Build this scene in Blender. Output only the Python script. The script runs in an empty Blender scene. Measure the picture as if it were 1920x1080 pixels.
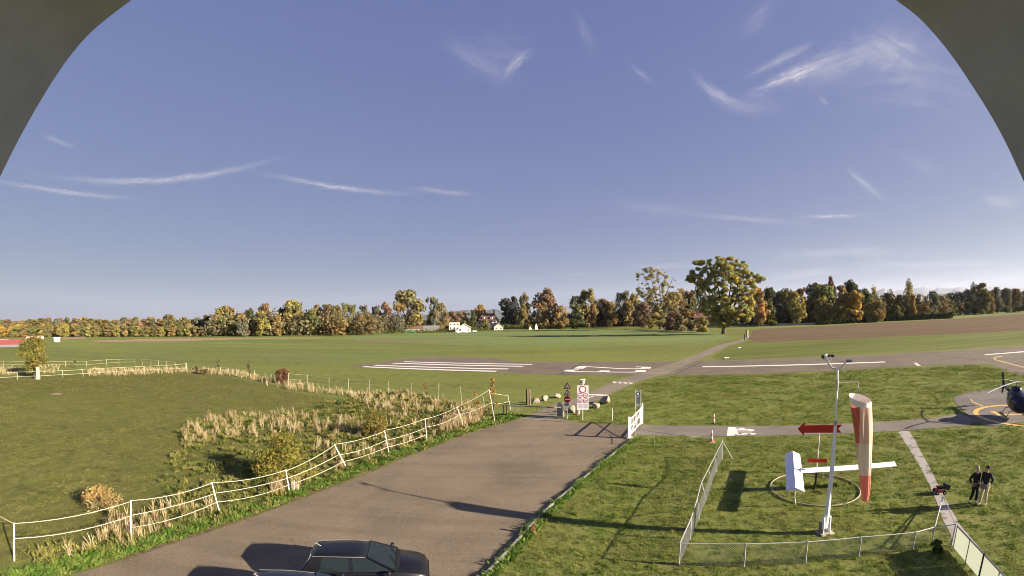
import bpy, math, random
import numpy as np
from mathutils import Matrix, Vector
SC = bpy.context.scene
COL = SC.collection
# ------------------------------------------------------------------ camera
F, K3, PITCH, ROLL, CAMH = 836.8, -0.0563, 0.0367, -0.0177, 9.0
CX, CY = 977.0, 565.2
def rotc(v):
    a, b, c = v
    cr, sr = math.cos(ROLL), math.sin(ROLL)
    a, c = a*cr - c*sr, a*sr + c*cr
    cp, sp = math.cos(PITCH), math.sin(PITCH)
    return Vector((a, b*cp - c*sp, b*sp + c*cp))
def ray(x, y):
    x = x - CX; y = -(y - CY)
    r = math.hypot(x, y) + 1e-9
    th = r/F + K3*(r/F)**3
    return rotc((math.sin(th)*x/r, math.cos(th), math.sin(th)*y/r))
cam = bpy.data.cameras.new('camera')
camo = bpy.data.objects.new('camera', cam); COL.objects.link(camo)
_R, _U, _B = rotc((1, 0, 0)), rotc((0, 0, 1)), -rotc((0, 1, 0))
camo.matrix_world = Matrix(((_R.x, _U.x, _B.x, 0), (_R.y, _U.y, _B.y, 0), (_R.z, _U.z, _B.z, CAMH), (0, 0, 0, 1)))
cam.type = 'PANO'
cc = cam if hasattr(cam, 'panorama_type') else cam.cycles
cc.panorama_type = 'FISHEYE_LENS_POLYNOMIAL'
cam.sensor_width = 36
cam.shift_x = -(CX-960)/1920
cam.shift_y = (CY-540)/1080
_s = 1920/36/F
cc.fisheye_polynomial_k0 = 0
cc.fisheye_polynomial_k1 = -_s
cc.fisheye_polynomial_k2 = 0
cc.fisheye_polynomial_k3 = -K3*_s**3
cc.fisheye_polynomial_k4 = 0
cc.fisheye_fov = math.pi*1.9
cam.clip_start = 0.01
cam.clip_end = 120000
SC.camera = camo
# ------------------------------------------------------------------ light
SUN_AZ, SUN_EL = 111.0, 18.2          # azimuth clockwise from +Y (the view axis)
world = bpy.data.worlds.new('World'); SC.world = world; world.use_nodes = True
sunl = bpy.data.lights.new('sun', 'SUN'); sunl.energy = 5.0; sunl.angle = math.radians(0.53)
sunl.color = (1.0, 0.85, 0.68)
suno = bpy.data.objects.new('sun', sunl); COL.objects.link(suno)
_az, _el = math.radians(SUN_AZ), math.radians(SUN_EL)
SUND = Vector((math.sin(_az)*math.cos(_el), math.cos(_az)*math.cos(_el), math.sin(_el)))
suno.rotation_euler = SUND.to_track_quat('Z', 'Y').to_euler()
SC.view_settings.view_transform = 'Standard'
SC.view_settings.look = 'None'
SC.view_settings.exposure = 1.9
SC.view_settings.gamma = 1.0
SC.view_settings.use_curve_mapping = False
SKY_STRENGTH = 0.05
SC.cycles.pixel_filter_type = 'BLACKMAN_HARRIS'; SC.cycles.filter_width = 0.9
SC.cycles.use_denoising = True; SC.cycles.denoiser = 'OPENIMAGEDENOISE'; SC.cycles.denoising_input_passes = 'RGB_ALBEDO_NORMAL'; SC.cycles.denoising_prefilter = 'ACCURATE'
SC.cycles.volume_bounces = 0; SC.cycles.max_bounces = 6; SC.cycles.transparent_max_bounces = 24

def at(x, y, z=0.0):
    """the point at height z that is seen at photo pixel x, y"""
    d = ray(x, y); t = (CAMH - z)/-d.z
    return Vector((d.x*t, d.y*t, z))
def far(x, dist, z=0.0):
    """ground point in the direction of photo column x (at the horizon) at a distance"""
    d = ray(x, 590); h = math.hypot(d.x, d.y)
    return Vector((d.x/h*dist, d.y/h*dist, z))

# ------------------------------------------------------------------ node helpers
class NT:
    def __init__(s, tree): s.t = tree; s.n = tree.nodes; s.l = tree.links
    def add(s, kind, **kw):
        n = s.n.new(kind)
        for k, v in kw.items(): setattr(n, k, v)
        return n
    def put(s, node, idx, v):
        i = node.inputs[idx]
        if isinstance(v, bpy.types.NodeSocket): s.l.new(v, i)
        else: i.default_value = v
    def math(s, op, a, b=None, c=None, clamp=False):
        n = s.add('ShaderNodeMath', operation=op); n.use_clamp = clamp
        s.put(n, 0, a)
        if b is not None: s.put(n, 1, b)
        if c is not None: s.put(n, 2, c)
        return n.outputs[0]
    def vmath(s, op, a, b=None, out=0):
        n = s.add('ShaderNodeVectorMath', operation=op)
        s.put(n, 0, a)
        if b is not None: s.put(n, 1, b)
        return n.outputs[out]
    def dot(s, a, v):
        n = s.add('ShaderNodeVectorMath', operation='DOT_PRODUCT'); s.put(n, 0, a); n.inputs[1].default_value = tuple(v)
        return n.outputs['Value']
    def noise(s, vec, scale, detail=4, rough=.6, dist=0.0, out='Fac'):
        n = s.add('ShaderNodeTexNoise'); s.put(n, 'Vector', vec)
        n.inputs['Scale'].default_value = scale; n.inputs['Detail'].default_value = detail
        n.inputs['Roughness'].default_value = rough; n.inputs['Distortion'].default_value = dist
        return n.outputs[out]
    def ramp(s, fac, stops):
        n = s.add('ShaderNodeValToRGB'); s.put(n, 0, fac)
        els = n.color_ramp.elements
        while len(els) < len(stops): els.new(.5)
        for e, (p, c) in zip(els, stops):
            e.position = p; e.color = (c[0], c[1], c[2], 1) if not isinstance(c, (int, float)) else (c, c, c, 1)
        return n.outputs[0]
    def mix(s, fac, a, b, mode='MIX'):
        n = s.add('ShaderNodeMix', data_type='RGBA', blend_type=mode)
        s.put(n, 0, fac)
        for i, v in ((6, a), (7, b)):
            if isinstance(v, bpy.types.NodeSocket): s.l.new(v, n.inputs[i])
            else: n.inputs[i].default_value = (v[0], v[1], v[2], 1)
        return n.outputs[2]
    def maprange(s, v, a, b, c=0., d=1.):
        n = s.add('ShaderNodeMapRange'); s.put(n, 0, v)
        for i, q in enumerate((a, b, c, d)): n.inputs[i+1].default_value = q
        return n.outputs[0]
    def scale_vec(s, vec, sc, rot=(0, 0, 0)):
        n = s.add('ShaderNodeMapping'); s.put(n, 0, vec); n.inputs['Scale'].default_value = sc; n.inputs['Rotation'].default_value = rot
        return n.outputs[0]

# ------------------------------------------------------------------ sky
def make_world():
    T = NT(world.node_tree); T.n.clear()
    out = T.add('ShaderNodeOutputWorld'); bg = T.add('ShaderNodeBackground')
    sky = T.add('ShaderNodeTexSky'); sky.sky_type = 'NISHITA'; sky.sun_disc = False
    sky.sun_elevation = _el; sky.sun_rotation = _az
    sky.air_density = 1.0; sky.dust_density = 0.35; sky.ozone_density = 2.0; sky.altitude = 400
    # sky colour: the camera's warm white balance greys the horizon band
    col = T.mix(1.0, sky.outputs[0], (1.0, .86, 1.0), 'MULTIPLY')
    hs = T.add('ShaderNodeHueSaturation'); T.put(hs, 'Color', col); hs.inputs['Saturation'].default_value = 1.0; hs.inputs['Hue'].default_value = .508
    sp_ = T.add('ShaderNodeSeparateColor'); T.put(sp_, 0, hs.outputs[0]); cb = T.add('ShaderNodeCombineColor')
    for i, (k, g) in enumerate(((.80, .38), (.94, .39), (1.90, .16))):       # film-like response of the whole sky
        T.put(cb, i, T.math('MULTIPLY', T.math('POWER', T.math('MAXIMUM', sp_.outputs[i], .0001), g), k))
    T.put(bg, 0, cb.outputs[0]); bg.inputs[1].default_value = SKY_STRENGTH
    T.l.new(bg.outputs[0], out.inputs[0])
make_world()

# ------------------------------------------------------------------ materials
MATS = {}
def pm(name, color, rough=.7, metal=0., spec=.3, var=0., vscale=3., bump=0., bscale=20., alpha=1., trans=0., coat=0., emis=None):
    if name in MATS: return MATS[name]
    m = bpy.data.materials.new(name); m.use_nodes = True
    T = NT(m.node_tree); b = T.n['Principled BSDF']
    b.inputs['Roughness'].default_value = rough; b.inputs['Metallic'].default_value = metal
    b.inputs['Specular IOR Level'].default_value = spec
    b.inputs['Coat Weight'].default_value = coat
    if trans: b.inputs['Transmission Weight'].default_value = trans
    if alpha < 1: b.inputs['Alpha'].default_value = alpha
    pos = T.add('ShaderNodeTexCoord').outputs['Object']
    c = (color[0], color[1], color[2], 1)
    if var:
        n = T.noise(pos, vscale, 5, .65)
        dark = [x*(1-var) for x in color]; lite = [min(1, x*(1+var*.8)) for x in color]
        T.put(b, 'Base Color', T.ramp(n, [(.3, dark), (.7, lite)]))
    else: b.inputs['Base Color'].default_value = c
    if bump:
        bn = T.add('ShaderNodeBump'); bn.inputs['Strength'].default_value = bump; bn.inputs['Distance'].default_value = .02
        T.put(bn, 'Height', T.noise(pos, bscale, 5, .7)); T.l.new(bn.outputs[0], b.inputs['Normal'])
    MATS[name] = m
    return m

def grass_mat(name, a, b, c, dry=(.13, .11, .05), dryamt=.5, bump=1.0, fine=1.4, bdist=.12, stripes=None, big=.05):
    m = bpy.data.materials.new(name); m.use_nodes = True
    T = NT(m.node_tree); bs = T.n['Principled BSDF']
    bs.inputs['Roughness'].default_value = .95; bs.inputs['Specular IOR Level'].default_value = .1
    pos = T.add('ShaderNodeNewGeometry').outputs['Position']
    n1 = T.noise(pos, big, 4, .6, .6); n2 = T.noise(pos, fine, 6, .75); n3 = T.noise(pos, fine*6, 4, .8)
    base = T.mix(T.maprange(n1, .38, .62), a, b)
    base = T.mix(T.maprange(n2, .42, .62), base, c)
    nd = T.noise(pos, fine*.22, 6, .72, 1.2)
    base = T.mix(T.math('MULTIPLY', T.maprange(nd, .5, .72), dryamt), base, dry)
    base = T.mix(T.maprange(n3, .38, .62, .0, .7), base, T.mix(1., base, (.35, .4, .3), 'MULTIPLY'))
    sp_ = T.noise(pos, fine*.55, 3, .7); base = T.mix(T.math('MULTIPLY', T.maprange(sp_, .565, .65), .72), base, [x*.45 for x in a])
    bb = T.noise(T.scale_vec(pos, (.35, 1, 1)), .018, 5, .65); base = T.mix(T.maprange(bb, .42, .62, .0, .5), base, [min(1, x*1.35) for x in b])
    if stripes:
        ang, sc_, amt, tint = stripes
        st = T.noise(T.scale_vec(pos, (sc_*.06, sc_, 1), (0, 0, ang)), 1., 4, .6)
        base = T.mix(T.math('MULTIPLY', T.maprange(st, .4, .62), amt), base, tint)
    T.put(bs, 'Base Color', base)
    h = T.math('ADD', T.math('MULTIPLY', n2, .7), T.math('MULTIPLY', n3, .35))
    bn = T.add('ShaderNodeBump'); bn.inputs['Strength'].default_value = bump; bn.inputs['Distance'].default_value = bdist
    T.put(bn, 'Height', h); T.l.new(bn.outputs[0], bs.inputs['Normal'])
    return m

def asphalt_mat(name, base, streak_ang=0., streak=.25, light=(.30, .25, .185), cracks=0.):
    m = bpy.data.materials.new(name); m.use_nodes = True
    T = NT(m.node_tree); bs = T.n['Principled BSDF']
    bs.inputs['Roughness'].default_value = .85; bs.inputs['Specular IOR Level'].default_value = .25
    pos = T.add('ShaderNodeNewGeometry').outputs['Position']
    dk = [x*.72 for x in base]; lt = [x*1.22 for x in base]
    c = T.ramp(T.noise(pos, .22, 7, .62, .5), [(.33, dk), (.5, base), (.68, lt)])
    st = T.noise(T.scale_vec(pos, (.1, 1.4, 1), (0, 0, streak_ang)), 1., 6, .7)
    c = T.mix(T.math('MULTIPLY', T.maprange(st, .5, .72), streak), c, light)
    st2 = T.noise(T.scale_vec(pos, (.05, .9, 1), (0, 0, streak_ang+.03)), 1., 3, .5)
    c = T.mix(T.math('MULTIPLY', T.maprange(st2, .35, .5, 1, 0), .35), c, [x*.6 for x in base])
    sp = T.noise(pos, 9, 4, .9)
    c = T.mix(T.maprange(sp, .54, .68, 0, .55), c, light)
    sp3 = T.noise(pos, 4.5, 5, .85)
    c = T.mix(T.maprange(sp3, .30, .5, .45, 0), c, [x*.5 for x in base])
    gr = T.noise(pos, 38, 2, .9)
    c = T.mix(T.maprange(gr, .35, .58, .6, 0), c, [x*.4 for x in base])
    ck = T.add('ShaderNodeTexVoronoi', feature='DISTANCE_TO_EDGE'); T.put(ck, 'Vector', T.vmath('ADD', pos, T.vmath('SCALE', T.noise(pos, 1.5, 4, .7, out='Color')))); ck.inputs['Scale'].default_value = .16
    c = T.mix(T.math('MULTIPLY', T.maprange(ck.outputs[0], 0, .004, 1, 0), T.maprange(T.noise(pos, .2, 3, .6), .45, .6, 0, .6)), c, [x*.35 for x in base])
    T.put(bs, 'Base Color', c)
    bn = T.add('ShaderNodeBump'); bn.inputs['Strength'].default_value = .55; bn.inputs['Distance'].default_value = .02
    T.put(bn, 'Height', T.math('ADD', T.noise(pos, 28, 4, .8), T.math('MULTIPLY', T.noise(pos, 2.2, 3, .5), 1.2))); T.l.new(bn.outputs[0], bs.inputs['Normal'])
    return m

def soil_mat(name, a, b, ang, freq=.5):
    m = bpy.data.materials.new(name); m.use_nodes = True
    T = NT(m.node_tree); bs = T.n['Principled BSDF']; bs.inputs['Roughness'].default_value = 1.
    bs.inputs['Specular IOR Level'].default_value = .05
    pos = T.add('ShaderNodeNewGeometry').outputs['Position']
    st = T.noise(T.scale_vec(pos, (freq*.04, freq, 1), (0, 0, ang)), 1., 6, .72)
    n = T.noise(pos, .9, 6, .8)
    c = T.mix(T.maprange(st, .35, .65), a, b)
    c = T.mix(T.maprange(n, .4, .7, 0, .6), c, [x*.55 for x in a])
    T.put(bs, 'Base Color', c)
    bn = T.add('ShaderNodeBump'); bn.inputs['Strength'].default_value = .9; bn.inputs['Distance'].default_value = .25
    T.put(bn, 'Height', T.math('ADD', n, T.math('MULTIPLY', st, 1.5))); T.l.new(bn.outputs[0], bs.inputs['Normal'])
    return m

def paint_mat(name, color, wear=.35, under=(.12, .11, .095)):
    m = bpy.data.materials.new(name); m.use_nodes = True
    T = NT(m.node_tree); bs = T.n['Principled BSDF']; bs.inputs['Roughness'].default_value = .7
    pos = T.add('ShaderNodeNewGeometry').outputs['Position']
    n = T.noise(pos, 2.5, 7, .8, .4)
    T.put(bs, 'Base Color', T.mix(T.math('MULTIPLY', T.maprange(n, .5, .68), wear), color, under))
    return m

def leaf_mat(name, rnd=.35, transl=.3, attr=True):
    m = bpy.data.materials.new(name); m.use_nodes = True
    T = NT(m.node_tree); T.n.clear()
    out = T.add('ShaderNodeOutputMaterial')
    oi = T.add('ShaderNodeObjectInfo')
    col = oi.outputs['Color']
    if attr:
        at_ = T.add('ShaderNodeAttribute'); at_.attribute_name = 'tint'
        col = T.mix(1., col, at_.outputs['Color'], 'MULTIPLY')
    pos = T.add('ShaderNodeTexCoord').outputs['Object']
    n = T.noise(pos, 2.2, 3, .6)
    col = T.mix(T.maprange(n, .35, .65, .0, rnd), col, T.mix(1., col, (1.5, 1.12, .5), 'MULTIPLY'))
    df = T.add('ShaderNodeBsdfDiffuse'); tr = T.add('ShaderNodeBsdfTranslucent'); mx = T.add('ShaderNodeMixShader')
    T.put(df, 0, col); T.put(tr, 0, col); mx.inputs[0].default_value = transl
    T.l.new(df.outputs[0], mx.inputs[1]); T.l.new(tr.outputs[0], mx.inputs[2]); T.l.new(mx.outputs[0], out.inputs[0])
    return m

def blade_mat(name, c1, c2, c3, transl=.35, brown=0.):
    m = bpy.data.materials.new(name); m.use_nodes = True
    T = NT(m.node_tree); T.n.clear()
    out = T.add('ShaderNodeOutputMaterial')
    r = T.add('ShaderNodeObjectInfo').outputs['Random']
    pos = T.add('ShaderNodeNewGeometry').outputs['Position']
    big = T.noise(pos, .35, 4, .6)
    f = T.math('ADD', T.math('MULTIPLY', r, .45), T.math('MULTIPLY', big, .6))
    col = T.ramp(f, [(.3, c1), (.52, c2), (.78, c3)])
    if brown: col = T.mix(T.maprange(T.noise(pos, .28, 5, .7, .8), .5, .66, 0, brown), col, (.26, .185, .085))
    col = T.mix(T.maprange(T.noise(pos, 1.3, 3, .6), .35, .5, .45, 0), col, T.mix(1., col, (.5, .62, .45), 'MULTIPLY'))
    df = T.add('ShaderNodeBsdfDiffuse'); tr = T.add('ShaderNodeBsdfTranslucent'); mx = T.add('ShaderNodeMixShader')
    T.put(df, 0, col); T.put(tr, 0, col); mx.inputs[0].default_value = transl
    T.l.new(df.outputs[0], mx.inputs[1]); T.l.new(tr.outputs[0], mx.inputs[2]); T.l.new(mx.outputs[0], out.inputs[0])
    return m

M_white = pm('white_paint', (.78, .77, .75), .45, var=.08, vscale=1.5)
M_offwhite = pm('off_white', (.52, .49, .42), .6, var=.15, vscale=2)
M_galv = pm('galvanised_steel', (.36, .37, .36), .65, .25, var=.15)
M_grey = pm('grey_metal', (.2, .2, .2), .5, .3, var=.15)
M_dark = pm('dark_metal', (.03, .032, .035), .5, .2)
M_black = pm('black_rubber', (.012, .012, .013), .7)
M_wood = pm('weathered_wood', (.36, .3, .22), .85, var=.3, vscale=4, bump=.4)
M_darkwood = pm('dark_wood', (.09, .065, .045), .85, var=.4, vscale=4, bump=.4)
M_bark = pm('bark', (.09, .07, .05), .95, var=.4, vscale=1.2, bump=.6, bscale=8)
M_tape = pm('fence_tape', (.46, .43, .32), .7)
M_rail = pm('weathered_rail', (.27, .25, .18), .8, var=.3, vscale=1.)
M_red = pm('red_sign_paint', (.38, .02, .012), .5)
M_redc = pm('red_plastic', (.42, .06, .035), .5)
M_orange = pm('orange_plastic', (.6, .12, .03), .5)
M_stone = pm('limestone', (.27, .235, .18), .9, var=.35, vscale=2.2, bump=.8, bscale=6)
M_conc = pm('concrete', (.36, .33, .29), .9, var=.25, vscale=2, bump=.3)
M_glass = pm('dark_glass', (.02, .025, .03), .04, spec=.6, coat=.3)

# ------------------------------------------------------------------ mesh builder
class MB:
    def __init__(s): s.v = []; s.f = []; s.m = []; s.mi = 0
    def face(s, pts):
        k = len(s.v); s.v += [tuple(p) for p in pts]; s.f.append(tuple(range(k, k+len(pts)))); s.m.append(s.mi)
    def raw(s, vs, fs):
        k = len(s.v); s.v += [tuple(p) for p in vs]
        for f in fs: s.f.append(tuple(i+k for i in f)); s.m.append(s.mi)
    def box(s, c, size, rz=0., rot=None):
        x, y, z = [q/2 for q in size]
        R = rot if rot is not None else Matrix.Rotation(rz, 3, 'Z')
        vs = [Vector(c) + R @ Vector((sx*x, sy*y, sz*z)) for sx in (-1, 1) for sy in (-1, 1) for sz in (-1, 1)]
        s.raw(vs, [(0, 1, 3, 2), (4, 6, 7, 5), (0, 4, 5, 1), (2, 3, 7, 6), (0, 2, 6, 4), (1, 5, 7, 3)])
        return s
    def beam(s, a, b, w, h=None):
        a, b = Vector(a), Vector(b); d = b - a; L = d.length
        if L < 1e-6: return s
        q = d.to_track_quat('X', 'Z').to_matrix()
        return s.box((a+b)/2, (L, w, h or w), rot=q)
    def tube(s, pts, rad, n=8, cap=True):
        pts = [Vector(p) for p in pts]
        if not isinstance(rad, (list, tuple)): rad = [rad]*len(pts)
        rings = []; up = None
        for i, p in enumerate(pts):
            d = (pts[min(i+1, len(pts)-1)] - pts[max(i-1, 0)]).normalized()
            if up is None:
                up = Vector((0, 0, 1)) if abs(d.z) < .9 else Vector((1, 0, 0))
            x = up.cross(d).normalized(); y = d.cross(x).normalized(); up = y
            rings.append([p + (x*math.cos(2*math.pi*k/n) + y*math.sin(2*math.pi*k/n))*rad[i] for k in range(n)])
        s.loft(rings, cap)
        return s
    def loft(s, rings, cap=True):
        n = len(rings[0]); vs = [p for r in rings for p in r]; fs = []
        for i in range(len(rings)-1):
            for k in range(n):
                a = i*n+k; b = i*n+(k+1) % n
                fs.append((a, b, b+n, a+n))
        if cap: fs.append(tuple(range(n))[::-1]); fs.append(tuple((len(rings)-1)*n+k for k in range(n)))
        s.raw(vs, fs); return s
    def prism(s, poly, z0, z1):
        n = len(poly)
        vs = [(p[0], p[1], z0) for p in poly] + [(p[0], p[1], z1) for p in poly]
        fs = [tuple(range(n))[::-1], tuple(range(n, 2*n))] + [(i, (i+1) % n, (i+1) % n+n, i+n) for i in range(n)]
        s.raw(vs, fs); return s
    def slab(s, pts, nrm, t):
        """flat polygon in 3-D given thickness t along nrm"""
        nrm = Vector(nrm).normalized()*t; n = len(pts)
        vs = [Vector(p) for p in pts] + [Vector(p)+nrm for p in pts]
        s.raw(vs, [tuple(range(n))[::-1], tuple(range(n, 2*n))] + [(i, (i+1) % n, (i+1) % n+n, i+n) for i in range(n)]); return s
    def disc(s, c, nrm, r, t=.01, n=24, r0=0.):
        q = Vector(nrm).to_track_quat('Z', 'Y').to_matrix(); c = Vector(c)
        P = [q @ Vector((math.cos(2*math.pi*k/n), math.sin(2*math.pi*k/n), 0)) for k in range(n)]
        nz = q @ Vector((0, 0, t))
        if r0 <= 0: s.slab([c+p*r for p in P], nz, t)
        else:
            rings = [[c+p*r for p in P], [c+p*r+nz for p in P], [c+p*r0+nz for p in P], [c+p*r0 for p in P], [c+p*r for p in P]]
            s.loft(rings, False)
        return s
    def sphere(s, c, r, nu=12, nv=8, sc=(1, 1, 1)):
        c = Vector(c); rings = []
        for j in range(nv+1):
            t = math.pi*j/nv; rr = max(math.sin(t), .02)
            rings.append([c+Vector((math.cos(2*math.pi*k/nu)*rr*r*sc[0], math.sin(2*math.pi*k/nu)*rr*r*sc[1], -math.cos(t)*r*sc[2])) for k in range(nu)])
        s.loft(rings); return s
    def mesh(s, name, mats, smooth=False):
        me = bpy.data.meshes.new(name)
        me.from_pydata(s.v, [], s.f)
        for m in (mats if isinstance(mats, (list, tuple)) else [mats]): me.materials.append(m)
        if len(me.materials) > 1: me.polygons.foreach_set('material_index', s.m)
        if smooth: me.polygons.foreach_set('use_smooth', [True]*len(s.f))
        me.update(); return me
    def build(s, name, mats, parent=None, smooth=False, label=None):
        o = bpy.data.objects.new(name, s.mesh(name, mats, smooth)); COL.objects.link(o)
        if parent is not None: o.parent = parent
        if label: o['label'] = label
        return o
def tag(o, label=None, cat=None, group=None, kind=None):
    if label: o['label'] = label
    if cat: o['category'] = cat
    if group: o['group'] = group
    if kind: o['kind'] = kind
    return o
def thing(name, label, cat, loc=(0, 0, 0), rz=0., group=None):
    o = bpy.data.objects.new(name, None); COL.objects.link(o); o.empty_display_size = .3
    o.location = loc; o.rotation_euler = (0, 0, rz)
    return tag(o, label, cat, group)
def copy_tree(o, parent=None):
    c = o.copy(); COL.objects.link(c)
    if parent is not None: c.parent = parent
    for ch in list(o.children): copy_tree(ch, c)
    return c

def in_poly(P, X, Y):
    inside = np.zeros(len(X), bool); n = len(P)
    for i in range(n):
        x0, y0 = P[i]; x1, y1 = P[(i+1) % n]
        c = ((y0 > Y) != (y1 > Y)); 
        with np.errstate(divide='ignore', invalid='ignore'): xx = (x1-x0)*(Y-y0)/(y1-y0+1e-12)+x0
        inside ^= c & (X < xx)
    return inside
# ------------------------------------------------------------------ ground sheets
def rings_ground():
    b = MB(); rad = [30, 80, 200, 500, 1300, 4000, 12000, 25500]; n = 48
    vs = [(0, 0, 0)]
    for r in rad: vs += [(r*math.cos(2*math.pi*k/n), r*math.sin(2*math.pi*k/n), 0) for k in range(n)]
    fs = [(0, 1+k, 1+(k+1) % n) for k in range(n)]
    for i in range(len(rad)-1):
        for k in range(n):
            a = 1+i*n+k; c = 1+i*n+(k+1) % n
            fs.append((a, a+n, c+n, c))
    b.raw(vs, fs); return b
G_main = grass_mat('meadow_grass', (.125, .148, .036), (.145, .165, .04), (.195, .205, .055), (.24, .20, .09), .4, 1., 1.1, .1)
o = rings_ground().build('ground', G_main); tag(o, kind='structure')

def sheet(name, px, z, mat, parent=None, kind='structure', world_pts=None, cut=None):
    P = [at(*p) for p in px] if world_pts is None else [Vector(p) for p in world_pts]
    me = bpy.data.meshes.new(name)
    me.from_pydata([(p.x, p.y, z) for p in P], [], [tuple(range(len(P)))])
    if me.polygons[0].normal.z < 0: me.flip_normals()
    me.materials.append(mat)
    o = bpy.data.objects.new(name, me); COL.objects.link(o)
    if parent is not None: o.parent = parent
    else: o['kind'] = kind
    return o
RWANG = math.atan2(-11, 32.4)
M_asph = asphalt_mat('road_asphalt', (.19, .150, .10), math.atan2(-21, 13), .35)
M_run = asphalt_mat('runway_asphalt', (.15, .122, .086), -RWANG, .4)
M_path = asphalt_mat('path_concrete', (.21, .175, .125), 1.2, .3, (.36, .32, .26))
M_pad = asphalt_mat('helipad_asphalt', (.16, .145, .125), 1., .35)
M_pwhite = paint_mat('runway_white', (.70, .65, .58), .5, (.2, .17, .13))
M_pworn = paint_mat('worn_white', (.62, .58, .5), .75)
M_pyel = paint_mat('yellow_line', (.62, .36, .08), .35)
M_pyelw = paint_mat('worn_yellow', (.42, .30, .12), .8)

# fields
G_pad = grass_mat('paddock_grass', (.105, .118, .03), (.125, .132, .036), (.16, .155, .045), (.22, .17, .09), .4, 1., 1.4, .09, big=.09)
sheet('paddock', [(-40, 720), (0, 709), (120, 705), (200, 703), (352, 697), (420, 705), (545, 735), (700, 756), (830, 778), (900, 790), (700, 850), (550, 910), (400, 955), (240, 1010), (27, 1052), (-60, 1070)], .004, G_pad)
G_mid = grass_mat('clover_meadow', (.145, .172, .045), (.165, .182, .045), (.20, .205, .06), (.17, .15, .07), .45, 1., .5, .16, stripes=(.1, .12, .5, (.085, .13, .045)))
sheet('clover_meadow', [(0, 650), (60, 650), (150, 643), (400, 637), (640, 634), (690, 640), (930, 655), (800, 666), (650, 683), (400, 676), (0, 672)], .004, G_mid)
G_mow = grass_mat('mown_strip_grass', (.095, .115, .026), (.105, .122, .028), (.13, .142, .036), (.13, .12, .05), .2, .8, .9, .08, stripes=(RWANG, .2, .6, (.15, .17, .04)))
sheet('mown_strip', [(1415, 641), (1530, 638.5), (1640, 633), (1760, 628), (1919, 621), (1990, 617), (1990, 640), (1919, 645), (1800, 654), (1640, 662), (1420, 673), (1345, 676), (1335, 670), (1372, 648), (1400, 641)], .004, G_mow)
G_far = grass_mat('bright_field_grass', (.13, .175, .05), (.145, .18, .055), (.17, .20, .065), (.16, .15, .07), .4, .6, .3, .1, stripes=(0.2, .05, .6, (.15, .19, .07)))
sheet('far_meadow', [(690, 640), (640, 633), (700, 625), (800, 624.5), (960, 617), (1160, 617), (1330, 622), (1380, 633), (1330, 645), (1100, 648), (930, 650)], .004, G_far)
sheet('far_right_meadow', [(1792, 597), (1840, 592), (1919, 587), (1990, 583), (1990, 579.5), (1919, 582.5), (1840, 587), (1786, 591)], .004, G_far)
M_plough = soil_mat('ploughed_soil', (.12, .084, .05), (.19, .14, .09), -.25, .25)
sheet('ploughed_field', [(1404, 634), (1412, 620), (1440, 616), (1560, 610.5), (1640, 606), (1745, 600.5), (1792, 598), (1840, 594), (1919, 588), (1990, 584), (1990, 612), (1919, 619.5), (1800, 626), (1640, 632.5), (1530, 638), (1430, 641), (1412, 641)], .012, M_plough)
M_stub = soil_mat('stubble', (.27, .2, .12), (.36, .28, .18), .1, .1)
sheet('stubble_strip', [(165, 639), (260, 636), (340, 634.3), (450, 633.5), (600, 633), (600, 634.6), (450, 636), (330, 640), (240, 640.5), (180, 641)], .008, M_stub)
M_stub2 = soil_mat('dry_grass_field', (.2, .17, .085), (.15, .16, .07), .1, .1)
sheet('dry_strip', [(655, 640), (690, 635), (800, 633), (900, 634.5), (800, 638), (700, 641.5)], .008, M_stub2)
sheet('bare_patch', [(92, 738), (105, 736.5), (119, 738), (112, 740.5), (98, 740.5)], .009, M_stub)

# runway
near = [(650, 688), (790, 693.5), (932, 699), (1060, 703), (1245, 704), (1340, 703), (1440, 700.5), (1590, 694), (1700, 687.5), (1780, 684.2), (1850, 683), (1868, 687), (1890, 697), (1919, 706), (1990, 722)]
farr = [(1990, 640), (1919, 648.5), (1820, 655), (1720, 661.3), (1600, 666.7), (1400, 674.3), (1250, 677.8), (1060, 678.8), (975, 679), (952, 676), (925, 671), (840, 668.8), (790, 669.5), (740, 675.5)]
runway = sheet('runway', near + farr, .016, M_run)
def mark(name, px, mat=None, parent=runway, z=.021):
    return sheet(name, px, z, mat or M_pwhite, parent)
def lerp(a, b, t): return (a[0]+(b[0]-a[0])*t, a[1]+(b[1]-a[1])*t)
for (l, r, w) in [((757.5, 678.3), (998, 683.2), 1.9), ((737, 681), (981, 687), 2.1), ((703, 684.8), (953, 692), 2.2), ((681, 687.6), (931, 696.3), 2.4)]:
    A, B = at(*l), at(*r); d = (B-A).normalized(); n = Vector((-d.y, d.x, 0)); 
    hw = .62 if w < 2.05 else .66
    sheet('threshold_stripe', None, .021, M_pwhite, runway, world_pts=[A+n*hw, A-n*hw, B-n*hw, B+n*hw])
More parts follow.
